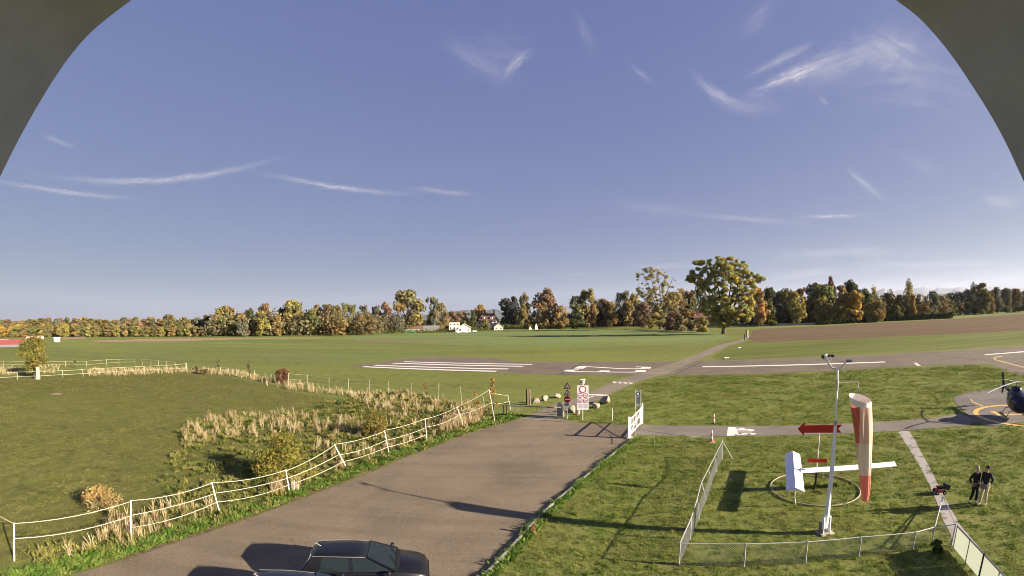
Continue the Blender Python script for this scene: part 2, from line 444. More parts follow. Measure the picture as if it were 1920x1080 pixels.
# the runway number 23, painted to be read by a pilot coming from the left
RD = (at(1658, 679) - at(1317, 688)).normalized(); RN = Vector((-RD.y, RD.x, 0))      # RN points away from the camera = the pilot's left
def glyph(name, org, strokes, parent, wid=3., hei=9., th=(.75, .9), mat=None, up=RD, left=RN, z=.021):
    """strokes: polylines in a unit box (x 0..1 left to right, y 0..1 bottom to top) joined into one painted figure"""
    b = MB()
    for s_ in strokes:
        for (x0, y0), (x1, y1) in zip(s_[:-1], s_[1:]):
            a = org + up*(y0*hei) - left*(x0*wid); c = org + up*(y1*hei) - left*(x1*wid)
            d = (c-a); d.normalize(); n = Vector((-d.y, d.x, 0)); k = abs(d.dot(up)); w = (th[0]*k + th[1]*(1-k))/2
            zz = z + .0006*len(b.f)
            b.face([(p.x, p.y, zz) for p in (a-d*w*.3+n*w, c+d*w*.3+n*w, c+d*w*.3-n*w, a-d*w*.3-n*w)])
    return b.build(name, mat or M_pwhite, parent)
o2 = at(1092, 690.3) + RN*1.4
glyph('numeral_two', at(1089, 689.0) + RN*1.4, [[(1, 0), (0, 0), (.15, .16), (.9, .62), (1, .82), (.8, 1), (.15, 1), (0, .84)]], runway, 3.0, 11.5, (.75, 1.7))
glyph('numeral_three', at(1068, 695.0) + RN*1.3, [[(0, .1), (.15, 0), (.85, 0), (1, .15), (1, .42), (.75, .5), (1, .58), (1, .86), (.85, 1), (0, 1)], [(.75, .5), (.35, .5)]], runway, 2.6, 11.8, (.75, 1.7))
mark('centre_line', [(1317, 687.2), (1400, 685.7), (1500, 683.2), (1600, 680), (1660, 677.9), (1660, 679.6), (1600, 681.7), (1500, 684.9), (1400, 687.3), (1317, 688.7)])
mark('centre_line', [(1846, 664.8), (1919, 658.7), (1990, 651), (1990, 653), (1919, 660.6), (1846, 666.2)])
mark('painted_dash', [(1713, 680.5), (1718, 680.3), (1727, 686), (1720, 686.3)], M_pworn)
mark('yellow_guide_line', [(1878, 667.5), (1868, 668.5), (1862, 671), (1864, 675), (1880, 679.5), (1919, 689.5), (1990, 708), (1990, 706), (1919, 687.7), (1882, 678), (1868, 674.5), (1866, 672), (1870, 670), (1880, 669)], M_pyelw)
M_joint = pm('joint_tar', (.05, .045, .04), .9)
for px in ([(1262, 703.5), (1265, 703.5), (1318, 678), (1315.5, 678)], [(1047, 702.8), (1049.5, 702.8), (1094, 679.3), (1092, 679.3)], [(1050.5, 702.8), (1052, 702.8), (1097.5, 679.3), (1096.5, 679.3)]):
    mark('expansion_joint', px, M_joint, z=.0205)

# access road, path, taxiway, helipad
road_l = [(-60, 1130), (60, 1100), (130, 1080), (245, 1047), (320, 1021), (400, 996), (480, 968), (550, 942), (600, 923), (660, 900), (740, 867), (800, 843), (870, 816), (930, 797), (975, 784), (1000, 781)]
road_r = [(1052, 785), (1085, 793), (1172, 798), (1186, 800), (1192, 812), (1187, 822), (1165, 838), (1130, 867), (1080, 908), (1040, 942), (1008, 972), (980, 1004), (945, 1042), (905, 1082), (850, 1140), (700, 1200)]
road = sheet('access_road', road_l + road_r + [(200, 1250)], .012, M_asph)
M_seam = paint_mat('road_seam', (.215, .182, .142), .95, (.165, .138, .108))
def strip_px(name, a, b, w, mat, parent, z=.0165):
    A, B = at(*a), at(*b); d = (B-A).normalized(); n = Vector((-d.y, d.x, 0))*w
    return sheet(name, None, z, mat, parent, world_pts=[A+n, A-n, B-n, B+n])
for a, b, w in [((1062, 800), (957, 862), .022), ((1150, 833), (1085, 872), .02)]:
    strip_px('seam', a, b, w, M_seam, road)
path = sheet('path', [(1399, 630), (1395, 635), (1372, 641.5), (1345, 648), (1303, 665), (1272, 677.5), (1232, 690), (1193, 703), (1155, 713), (1106, 735), (1075, 748), (1040, 758), (1000, 776), (978, 786),
                      (1010, 790), (1053, 787), (1062, 776), (1090, 765), (1110, 757), (1125, 750), (1143, 740), (1165, 729), (1195, 716.5), (1218, 709), (1242, 704), (1270, 692), (1303, 677.5), (1331, 665), (1370, 647), (1397, 640), (1405, 633)], .022, M_path)
M_path2 = asphalt_mat('gravel_patch', (.17, .15, .12), 1.2, .2)
mark('stop_bar', [(1095, 739), (1141, 740.5), (1137, 742.5), (1091, 741)], parent=path, z=.027)
for i in range(4):
    x = 1148+i*10
    mark('painted_letter', [(x, 716+i*.6), (x+5, 715.5+i*.6), (x+9, 718.5+i*.4), (x+4, 719+i*.4)], M_pworn, path, .027)
mark('painted_letter', [(1100, 745), (1112, 743.5), (1114, 744.6), (1102, 746.5)], M_pworn, path, .027)
taxi = sheet('taxiway', [(1187, 797), (1210, 797.5), (1340, 799), (1450, 799), (1590, 795), (1700, 788), (1765, 782), (1800, 776), (1835, 790), (1812, 798), (1750, 803.5), (1690, 808), (1640, 811), (1560, 814), (1450, 817), (1300, 818.5), (1240, 817.5), (1190, 815)], .018, asphalt_mat('taxiway_asphalt', (.19, .17, .14), -.9, .35))
mark('stop_bar', [(1365, 801.5), (1378.5, 801.3), (1377, 817.3), (1362.5, 817.6)], M_pwhite, taxi, .024)
# the word STOP, read from the right: letters stand with their tops towards the left
TL = (at(1362, 809) - at(1412, 809)).normalized()            # up of the letters
TW = Vector((TL.y, -TL.x, 0)) ; TW = TW if TW.y > 0 else -TW  # away from the camera
_o = at(1413, 815.5); _step = (at(1413, 802.5) - _o).length/4
LET = {'S': [[(0, .12), (.2, 0), (.85, 0), (1, .12), (1, .38), (.85, .5), (.15, .5), (0, .62), (0, .88), (.15, 1), (.85, 1), (1, .88)]],
       'T': [[(.5, 0), (.5, 1)], [(0, 1), (1, 1)]], 'O': [[(0, 0), (1, 0), (1, 1), (0, 1), (0, 0)]], 'P': [[(0, 0), (0, 1), (1, 1), (1, .5), (0, .5)]]}
for i, ch in enumerate('STOP'):
    glyph('letter_'+ch.lower(), _o + TW*_step*(i+.12), LET[ch], taxi, _step*.72, (at(1413, 809)-at(1381, 809)).length, (.16, .42), M_pwhite, up=TL, left=-TW, z=.024)
pad = sheet('helipad', [(1787, 747), (1795, 742), (1810, 737), (1850, 731), (1919, 727), (1990, 724), (1990, 780), (1919, 791), (1856, 801), (1838, 791), (1812, 776), (1800, 765), (1791, 755)], .020, M_pad)
CC = Vector((40.3, 22.9, 0)); 
def ringpts(c, r, a0, a1, n): return [c + Vector((math.cos(a0+(a1-a0)*k/n)*r, math.sin(a0+(a1-a0)*k/n)*r, 0)) for k in range(n+1)]
sheet('yellow_circle', None, .026, M_pyel, pad, world_pts=ringpts(CC, 4.5, 0, 2*math.pi*.999, 64) + ringpts(CC, 4.05, 2*math.pi*.999, 0, 64))
hu = (at(1885, 770) - at(1914, 783)).normalized(); hw = Vector((-hu.y, hu.x, 0))
hc = at(1897, 778)
for k, (p, q) in enumerate([((-1.5, -1.1), (1.5, -1.1)), ((-1.5, 1.1), (1.5, 1.1)), ((0, -1.1), (0, 1.1))]):
    A = hc+hu*p[0]+hw*p[1]; B = hc+hu*q[0]+hw*q[1]; d = (B-A).normalized(); n = Vector((-d.y, d.x, 0))*.24
    sheet('letter_h_stroke', None, .026+.001*k, M_pyel, pad, world_pts=[A+n, A-n, B-n, B+n])
sheet('yellow_guide_line', [(1819, 749), (1821, 754), (1842, 763), (1846, 762), (1825, 753.5), (1822, 749)], .026, M_pyelw, pad)
M_grav = paint_mat('pale_gravel', (.31, .285, .25), .4, (.2, .175, .13))
sheet('gravel_strip', [(1684, 811), (1690, 808.5), (1704, 808), (1716, 826), (1728, 850), (1745, 880), (1757, 905), (1770, 930), (1783, 955), (1800, 984), (1830, 1020), (1880, 1085), (1840, 1085), (1815, 1058), (1786, 1025), (1783, 1003), (1766, 972), (1755, 938), (1740, 905), (1722, 870), (1700, 835)], .010, M_grav)
M_track = pm('red_track', (.42, .10, .075), .9, var=.15, vscale=.3)
tr = sheet('running_track', [(-60, 637), (55, 635.5), (50, 642), (40, 646), (-60, 648)], .010, M_track)
sheet('track_edge', [(-60, 648), (40, 646), (44, 647.5), (30, 650.5), (-60, 653)], .014, M_conc, tr)
sheet('track_line', [(-60, 637), (16, 635.6), (16, 636.4), (-60, 638.2)], .014, M_pwhite, tr)
M_earth = soil_mat('bare_earth', (.12, .08, .05), (.19, .14, .09), .5, 1.)
sheet('road_verge_earth', [(300, 1028), (400, 994), (480, 966), (600, 921), (740, 864), (870, 813), (930, 794), (985, 778), (960, 777), (925, 792), (860, 813), (735, 861), (595, 917), (478, 962), (395, 991), (240, 1040), (200, 1058)], .007, M_earth)
# kerb stones along the lawn
kerb_px = [(1187, 825), (1165, 841), (1130, 870), (1080, 911), (1040, 945), (1008, 975), (980, 1007), (945, 1045), (905, 1086), (860, 1135)]
kw = [at(*p) for p in kerb_px]
kerb = MB().box((kw[0].x, kw[0].y, .03), (.3, .2, .06)).build('kerb', M_conc); kerb['kind'] = 'structure'
seg = []
for a, b in zip(kw[:-1], kw[1:]):
    n = max(1, round((b-a).length/1.0))
    for k in range(n): seg.append((a+(b-a)*(k/n), a+(b-a)*((k+1)/n)))
km = MB().box((0, 0, .06), (.97, .1, .14)).mesh('kerb_stone', M_conc)
rnd = random.Random(4)
for a, b in seg:
    k = bpy.data.objects.new('kerb_stone', km); COL.objects.link(k); k.parent = kerb
    k.location = ((a.x+b.x)/2, (a.y+b.y)/2, rnd.uniform(-.012, .012)); k.scale = ((b-a).length, 1, 1); k.rotation_euler = (0, 0, math.atan2(b.y-a.y, b.x-a.x)+rnd.uniform(-.02, .02))

# ------------------------------------------------------------------ cirrus, thin ice veils lying in one layer high above the land
WISPS = [(1415, 172, 1560, 108, 13, .95, 0.0, 9), (1480, 150, 1700, 70, 30, .38, 0.10, 7), (1560, 130, 1840, 150, 55, .22, .30, 5), (1620, 60, 1740, 130, 50, .3, 0, 4),
    (1405, 142, 1520, 82, 8, .5, 0.0, 9), (1300, 150, 1390, 205, 11, .5, -.25, 7), (1345, 190, 1480, 200, 20, .16, 0, 5),
    (945, 140, 992, 92, 10, .6, .18, 8), (830, 75, 960, 155, 22, .22, -.2, 5), (880, 90, 1000, 100, 40, .12, 0, 5), (1385, 70, 1450, 0, 22, .2, 0, 5),
    (1080, 20, 1112, 100, 12, .14, 0, 5), (1180, 120, 1225, 157, 6, .25, 0, 7),
    (-10, 342, 245, 376, 4.5, .6, -.05, 8), (120, 352, 500, 322, 6.5, .7, -.16, 8), (505, 332, 755, 368, 5, .65, -.05, 8), (770, 352, 890, 366, 5, .4, 0, 7),
    (1590, 322, 1655, 372, 8, .5, -.2, 7), (1500, 407, 1618, 404, 4, .6, 0, 7), (1300, 402, 1500, 418, 6, .33, 0, 6), (1150, 380, 1320, 400, 14, .16, 0, 5),
    (80, 254, 145, 277, 6, .3, 0, 7), (1840, 378, 1920, 376, 12, .3, 0, 5), (1690, 290, 1760, 320, 16, .15, 0, 5), (1535, 180, 1552, 195, 5, .3, 0, 6),
    (770, 527, 890, 525, 2.5, .25, 0, 6), (935, 524, 1025, 522, 2.5, .25, 0, 6), (1040, 514, 1130, 515, 3, .28, 0, 6), (1160, 500, 1330, 497, 6, .3, 0, 6),
    (1420, 520, 1600, 508, 9, .38, 0, 6), (1440, 478, 1700, 470, 12, .32, 0, 7), (1600, 498, 1860, 492, 8, .38, 0, 7), (1540, 540, 1760, 522, 8, .3, 0, 6), (1720, 545, 1900, 525, 8, .35, 0, 6), (380, 510, 430, 513, 3, .2, 0, 6), (1820, 495, 1850, 497, 4, .6, 0, 6)]
CLOUD_Z = 3000.0
def cloud_mat(i, ks, st, ratio):
    m = bpy.data.materials.new('cirrus_%d' % i); m.use_nodes = True
    T = NT(m.node_tree); T.n.clear(); out = T.add('ShaderNodeOutputMaterial')
    uv = T.add('ShaderNodeAttribute'); uv.attribute_name = 'wisp'; vec = uv.outputs['Vector']
    sep = T.add('ShaderNodeSeparateXYZ'); T.put(sep, 0, vec)
    un, vb = sep.outputs[0], sep.outputs[1]
    n1 = T.noise(T.scale_vec(vec, (max(1., ratio*.3), .8, 1)), ks*.14, 6, .68, .6)
    n0 = T.noise(T.scale_vec(vec, (2.6, .15, 1)), 1.2, 5, .65)
    vv = T.math('ADD', vb, T.math('ADD', T.math('MULTIPLY', T.math('SUBTRACT', n1, .5), 2.0), T.math('MULTIPLY', T.math('SUBTRACT', n0, .5), 1.6)))
    r2 = T.math('ADD', T.math('POWER', T.math('ABSOLUTE', un), 2.4), T.math('MULTIPLY', vv, vv))
    mm = T.math('EXPONENT', T.math('MULTIPLY', r2, -1.7))
    fine = T.noise(T.scale_vec(vec, (ratio*.16, 1.5, 1)), 1.6, 7, .78, .5)
    mm = T.math('MULTIPLY', mm, T.maprange(fine, .34, .68, .05, 1.25))
    edge = T.math('MULTIPLY', T.maprange(T.math('ABSOLUTE', un), 1.15, 1.5, 1, 0), T.maprange(T.math('ABSOLUTE', vb), 2.0, 2.9, 1, 0))
    mm = T.math('MULTIPLY', T.math('MULTIPLY', mm, edge), st*.6, clamp=True)
    tr = T.add('ShaderNodeBsdfTransparent'); df = T.add('ShaderNodeBsdfDiffuse'); tl = T.add('ShaderNodeBsdfTranslucent')
    df.inputs[0].default_value = (.85, .85, .9, 1); tl.inputs[0].default_value = (.85, .85, .9, 1)
    a = T.add('ShaderNodeMixShader'); a.inputs[0].default_value = .6; T.l.new(df.outputs[0], a.inputs[1]); T.l.new(tl.outputs[0], a.inputs[2])
    b = T.add('ShaderNodeMixShader'); T.put(b, 0, mm); T.l.new(tr.outputs[0], b.inputs[1]); T.l.new(a.outputs[0], b.inputs[2])
    T.l.new(b.outputs[0], out.inputs[0]); return m
def make_cloud(i, x1, y1, x2, y2, wpx, st, bend, ks):
    L = math.hypot(x2-x1, y2-y1)/2; ux, uy = (x2-x1)/2/L, (y2-y1)/2/L; vx, vy = uy, -ux
    cx, cy = (x1+x2)/2, (y1+y2)/2
    nu, nv = 24, 8; vs = []; at_ = []
    for a in range(nu+1):
        for b in range(nv+1):
            u = (a/nu*2-1)*1.5; v = (b/nv*2-1)*2.9
            q = v*wpx - bend*L*u*u*.6
            x, y = cx+ux*u*L+vx*q, cy+uy*u*L+vy*q
            y = min(y, 572)
            d = ray(x, y); t = min((CLOUD_Z+i*6)/max(d.z, .02), 90000)
            vs.append(d*t+Vector((0, 0, CAMH))); at_.append((u, v, i*3.7))
    fs = [(a*(nv+1)+b, (a+1)*(nv+1)+b, (a+1)*(nv+1)+b+1, a*(nv+1)+b+1) for a in range(nu) for b in range(nv)]
    me = bpy.data.meshes.new('cirrus_cloud'); me.from_pydata(vs, [], fs)
    me.attributes.new('wisp', 'FLOAT_VECTOR', 'POINT').data.foreach_set('vector', [c for p in at_ for c in p])
    me.materials.append(cloud_mat(i, ks, st, L/wpx)); me.polygons.foreach_set('use_smooth', [True]*len(fs))
    o = bpy.data.objects.new('cirrus_cloud', me); COL.objects.link(o); o['kind'] = 'stuff'
for i, w in enumerate(WISPS): make_cloud(i, *w)
# ------------------------------------------------------------------ far hills and mountains
def ridge(name, px, dist, mat, seed, base_y=None, rough=3.0):
    """a mountain range that stands DIST metres away: crest heights read at photo columns px [(x, y)...]"""
    r = random.Random(seed); cols = []
    xs = []
    for (x0, y0), (x1, y1) in zip(px[:-1], px[1:]):
        n = max(2, int((x1-x0)/4))
        for k in range(n):
            t = k/n; xs.append((x0+(x1-x0)*t, y0+(y1-y0)*t + (r.uniform(-1, 1)*rough if 0 < k else 0)*.5))
    xs.append(px[-1])
    vs = []; fs = []; rows = 7
    for x, y in xs:
        d = ray(x, y); h = math.hypot(d.x, d.y); top = CAMH + d.z/h*dist; ux, uy = d.x/h, d.y/h
        for k in range(rows):
            t = k/(rows-1)                     # 0 foot in front, crest at .7, back foot at 1
            prof = min(1, t/.72)**1.35 if t < .73 else max(0, 1-(t-.72)/.28)
            dd = dist*(1 + (t-.72)*.25)
            z = top*prof - 2
            vs.append((ux*dd, uy*dd, z))
    n = len(xs)
    for i in range(n-1):
        for k in range(rows-1):
            a = i*rows+k; fs.append((a, a+rows, a+rows+1, a+1))
    b = MB(); b.raw(vs, fs); o = b.build(name, mat, smooth=True); o['kind'] = 'structure'; return o
M_mount = pm('far_rock_and_snow', (.12, .13, .17), 1., var=.3, vscale=.002)
M_hill = pm('far_wooded_hill', (.07, .085, .08), 1., var=.3, vscale=.01)
ridge('mountains', [(1560, 566), (1600, 560), (1632, 548), (1650, 539), (1659, 535), (1664, 541), (1669, 537), (1676, 542), (1700, 539), (1718, 536), (1733, 535), (1744, 538), (1752, 541), (1757, 535), (1766, 537), (1780, 538), (1800, 534), (1815, 539), (1832, 541), (1850, 533), (1870, 534), (1900, 537), (1919, 538), (1990, 545)], 24000, M_mount, 3, rough=2.2)
ridge('mountains', [(1060, 572), (1100, 568), (1130, 561), (1142, 558), (1150, 562), (1200, 566), (1300, 565), (1440, 560), (1560, 566)], 24000, M_mount, 7, rough=1.5)
ridge('far_hills', [(780, 590), (830, 586), (850, 583), (875, 579), (890, 582), (915, 580), (925, 577), (945, 581), (1000, 584), (1100, 585), (1300, 580), (1500, 572), (1700, 566), (1919, 562)], 9000, M_hill, 5, rough=.8)
ridge('far_hills', [(320, 601), (350, 598), (372, 597), (400, 598), (560, 598), (780, 593)], 7000, M_hill, 6, rough=.8)

# ------------------------------------------------------------------ foliage
def leaf_arrays(rs, centers, radii, n, size, squash=.85, shell=.55, tintv=.35, droop=0.):
    """n bent leaf-clump quads spread through ellipsoidal lobes; returns verts (4n,3), tint (n)"""
    centers = np.array(centers, float); radii = np.array(radii, float)
    if radii.ndim == 1: radii = np.stack([radii, radii, radii*squash], 1)
    vol = (radii.prod(1))**(2/3); p = vol/vol.sum()
    k = rs.choice(len(centers), n, p=p)
    d = rs.normal(size=(n, 3)); d /= np.linalg.norm(d, axis=1)[:, None]
    rr = shell + (1-shell)*rs.random(n)**.5
    # inner leaves too
    inner = rs.random(n) < .25; rr[inner] = rs.random(inner.sum())*shell
    pos = centers[k] + d*radii[k]*rr[:, None]
    nrm = d*.8 + rs.normal(size=(n, 3))*.65 + np.array([0, 0, .25]); nrm /= np.linalg.norm(nrm, axis=1)[:, None]
    a = np.cross(nrm, rs.normal(size=(n, 3))); a /= np.linalg.norm(a, axis=1)[:, None]; b = np.cross(nrm, a)
    s = size*(.55+rs.random(n)*.9)
    a *= (s*.5)[:, None]; b *= (s*.38)[:, None]
    bend = nrm*(s*.16)[:, None]
    v = np.stack([pos-a, pos-b+bend, pos+a, pos+b+bend], 1)
    lobe_t = 1 + (rs.random(len(centers))-.5)*tintv
    t = lobe_t[k]*(1+(rs.random(n)-.5)*tintv)
    hue = (rs.random(len(centers))-.5)*tintv*.7
    return v.reshape(-1, 3), t, hue[k] + (rs.random(n)-.5)*.12
def leaf_mesh(name, parts, mat):
    V = np.concatenate([p[0] for p in parts]); t = np.concatenate([p[1] for p in parts]); h = np.concatenate([p[2] for p in parts])
    n = len(t); me = bpy.data.meshes.new(name)
    me.vertices.add(4*n); me.vertices.foreach_set('co', V.astype(np.float32).ravel())
    me.loops.add(4*n); me.loops.foreach_set('vertex_index', np.arange(4*n, dtype=np.int32))
    me.polygons.add(n); me.polygons.foreach_set('loop_start', np.arange(0, 4*n, 4, dtype=np.int32)); me.polygons.foreach_set('loop_total', np.full(n, 4, np.int32))
    me.update(calc_edges=True)
    c = np.stack([t*(1+h), t, t*(1-h*.8), np.ones(n)], 1).clip(.2, 3)
    at_ = me.attributes.new('tint', 'FLOAT_COLOR', 'FACE'); at_.data.foreach_set('color', c.astype(np.float32).ravel())
    me.materials.append(mat); return me
M_leaf = leaf_mat('foliage', .3, .28)
def lobes_round(rs, n, w=.5, z0=.18, z1=1.0, taper=.0, top=1.):
    c = []; r = []
    for i in range(n):
        z = z0 + (z1-z0)*rs.random(); t = (z-z0)/(z1-z0)
        prof = math.sin(math.pi*min(1, max(0.06, t*.86+.12)))**.6
        if taper: prof *= (1-taper*t)
        a = rs.random()*2*math.pi; q = w*prof*(.25+.62*rs.random())
        rad = w*(.2+.2*rs.random())*(1 if t < .85 else .75)
        c.append((math.cos(a)*q, math.sin(a)*q, min(z, z1-rad*.7))); r.append(rad)
    return c, r
KIND = {}
def crown_mesh(kind, seed):
    rs = np.random.RandomState(seed*17+5)
    if kind == 'round': c, r = lobes_round(rs, 34, .47, .08, 1.); n, s = 2600, .068
    elif kind == 'oval': c, r = lobes_round(rs, 30, .33, .06, 1., .3); n, s = 2600, .062
    elif kind == 'ragged':
        c, r = lobes_round(rs, 40, .45, .08, .93); r = [q*.82 for q in r]
        for i in range(9):
            a = rs.random()*6.28; q = .08+.26*rs.random(); c.append((math.cos(a)*q, math.sin(a)*q, .82+.13*rs.random())); r.append(.06+.04*rs.random())
        n, s = 2600, .058
    elif kind == 'poplar': 
        c = [(rs.normal()*.02, rs.normal()*.02, z) for z in np.linspace(.08, .95, 12)]; r = [.10*math.sin(math.pi*min(.97, .12+.8*i/11))**.5+.02 for i in range(12)]; n, s = 1500, .04
    elif kind == 'cone':
        c = [(rs.normal()*.04, rs.normal()*.04, z) for z in np.linspace(.08, .93, 12)]; r = [.30*(1-i/13)**.8+.03 for i in range(12)]; n, s = 2600, .055
    elif kind == 'pine':
        c = [(math.cos(a)*q, math.sin(a)*q, z) for a, q, z in [(rs.random()*6.28, .1+.3*rs.random(), .45+.5*rs.random()) for _ in range(16)]]; r = [.12+.06*rs.random() for _ in range(16)]; n, s = 2400, .055
    elif kind == 'bush': c, r = lobes_round(rs, 14, .6, .0, .95); n, s = 2200, .085
    V = leaf_arrays(rs, c, r, n, s, .8 if kind != 'poplar' else 1.6, tintv=.5)
    V[0][:, 2] = np.maximum(V[0][:, 2], .004)
    return leaf_mesh('crown', [V], M_leaf)
def trunk_mesh(kind, seed):
    r = random.Random(seed); b = MB(); hh = {'poplar': .8, 'cone': .85, 'bush': .35, 'pine': .8}.get(kind, .6)
    w = {'bush': .02}.get(kind, .028)
    b.tube([(0, 0, -.01), (.004, 0, hh*.35), (r.uniform(-.02, .02), .01, hh*.7), (0, 0, hh)], [w*1.25, w, w*.7, w*.25], 7)
    if kind not in ('poplar', 'cone'):
        for i in range(6):
            a = i*1.05+r.random(); z = hh*(.3+.5*r.random()); L = .2+.12*r.random()
            b.tube([(0, 0, z), (math.cos(a)*L*.5, math.sin(a)*L*.5, z+.1), (math.cos(a)*L, math.sin(a)*L, z+.24)], [w*.5, w*.35, w*.1], 5, False)
    return b.mesh('trunk', M_bark)
def proto(kind, v):
    k = (kind, v)
    if k not in KIND: KIND[k] = (crown_mesh(kind, v*7+len(kind)), trunk_mesh(kind, v))
    return KIND[k]
def add_tree(name, label, x, yb, yt, hw, color, kind, v, group=None, cat='tree', dist_add=0., rz=None):
    """a tree whose foot shows at photo pixel (x, yb), whose top shows at row yt and whose crown is 2*hw pixels wide"""
    p = at(x, yb)
    if dist_add: p = p*(1+dist_add/p.length)
    dist = p.length; d = ray(x, yt); hgt = CAMH + d.z/math.hypot(d.x, d.y)*dist
    cm, tm = proto(kind, v)
    wid = {'round': .92, 'oval': .62, 'ragged': .84, 'poplar': .22, 'cone': .6, 'pine': .9, 'bush': 1.1}[kind]
    sx = 2.2*hw/F*dist/wid
    t = thing(name, label, cat, p, rz if rz is not None else random.Random(int(x*7+yb)).uniform(0, 6.28), group)
    for nm, me in (('crown', cm), ('trunk', tm)):
        o = bpy.data.objects.new(nm, me); COL.objects.link(o); o.parent = t; o.scale = (sx, sx, hgt)
        if nm == 'crown': o.color = (*color, 1)
        else: o.scale = (min(sx, hgt), min(sx, hgt), hgt)
    return t
COLS = {'olive': (0.220, 0.201, 0.085), 'dark green': (0.104, 0.122, 0.061), 'mid green': (0.165, 0.183, 0.073), 'yellow-green': (0.317, 0.287, 0.098), 'ochre': (0.311, 0.244, 0.110), 'rusty brown': (0.232, 0.171, 0.110),
        'orange': (0.390, 0.256, 0.104), 'yellow': (0.488, 0.354, 0.110), 'grey-green': (0.171, 0.177, 0.122), 'reddish': (0.244, 0.171, 0.122), 'blue-green': (0.079, 0.091, 0.091), 'brown-green': (0.220, 0.183, 0.098)}
SHAPE = {'round': 'round-crowned tree', 'oval': 'upright oval tree', 'ragged': 'ragged-topped tree', 'poplar': 'narrow poplar', 'cone': 'cone-shaped conifer', 'pine': 'flat-layered pine', 'bush': 'low bush'}
# the wood edge, from the left of the photo to the right: x, foot row, top row, half width, colour, kind
TL_ = []
rt = random.Random(11)
left_top = [(0, 600), (12, 599), (30, 603), (45, 601), (55, 599), (63, 600), (78, 597), (90, 596), (105, 598), (115, 597), (127, 596), (140, 597), (150, 599), (160, 595), (172, 598), (185, 599), (200, 600), (215, 600), (230, 595), (242, 598), (255, 595), (268, 598), (283, 595), (298, 598), (313, 590), (328, 597), (343, 595), (358, 600), (372, 596), (386, 591)]
pal = ['rusty brown', 'olive', 'brown-green', 'mid green', 'ochre', 'olive', 'rusty brown', 'brown-green', 'olive', 'grey-green']
for i, (x, yt) in enumerate(left_top):
    TL_.append((x+rt.uniform(-2, 2), 629.5-.4*(x/300), yt-.5, rt.uniform(9.5, 13), pal[(i*7+3) % 10], 'oval' if i % 3 else 'round', 'back'))
for i in range(26):
    x = 2+i*15.2+rt.uniform(-4, 4)
    TL_.append((x, 632.0-.9*(x/400), rt.uniform(606, 613), rt.uniform(7, 10), ['olive', 'yellow-green', 'mid green', 'ochre', 'yellow-green', 'brown-green'][(i*5) % 6], 'oval' if i % 2 else 'round', 'front'))
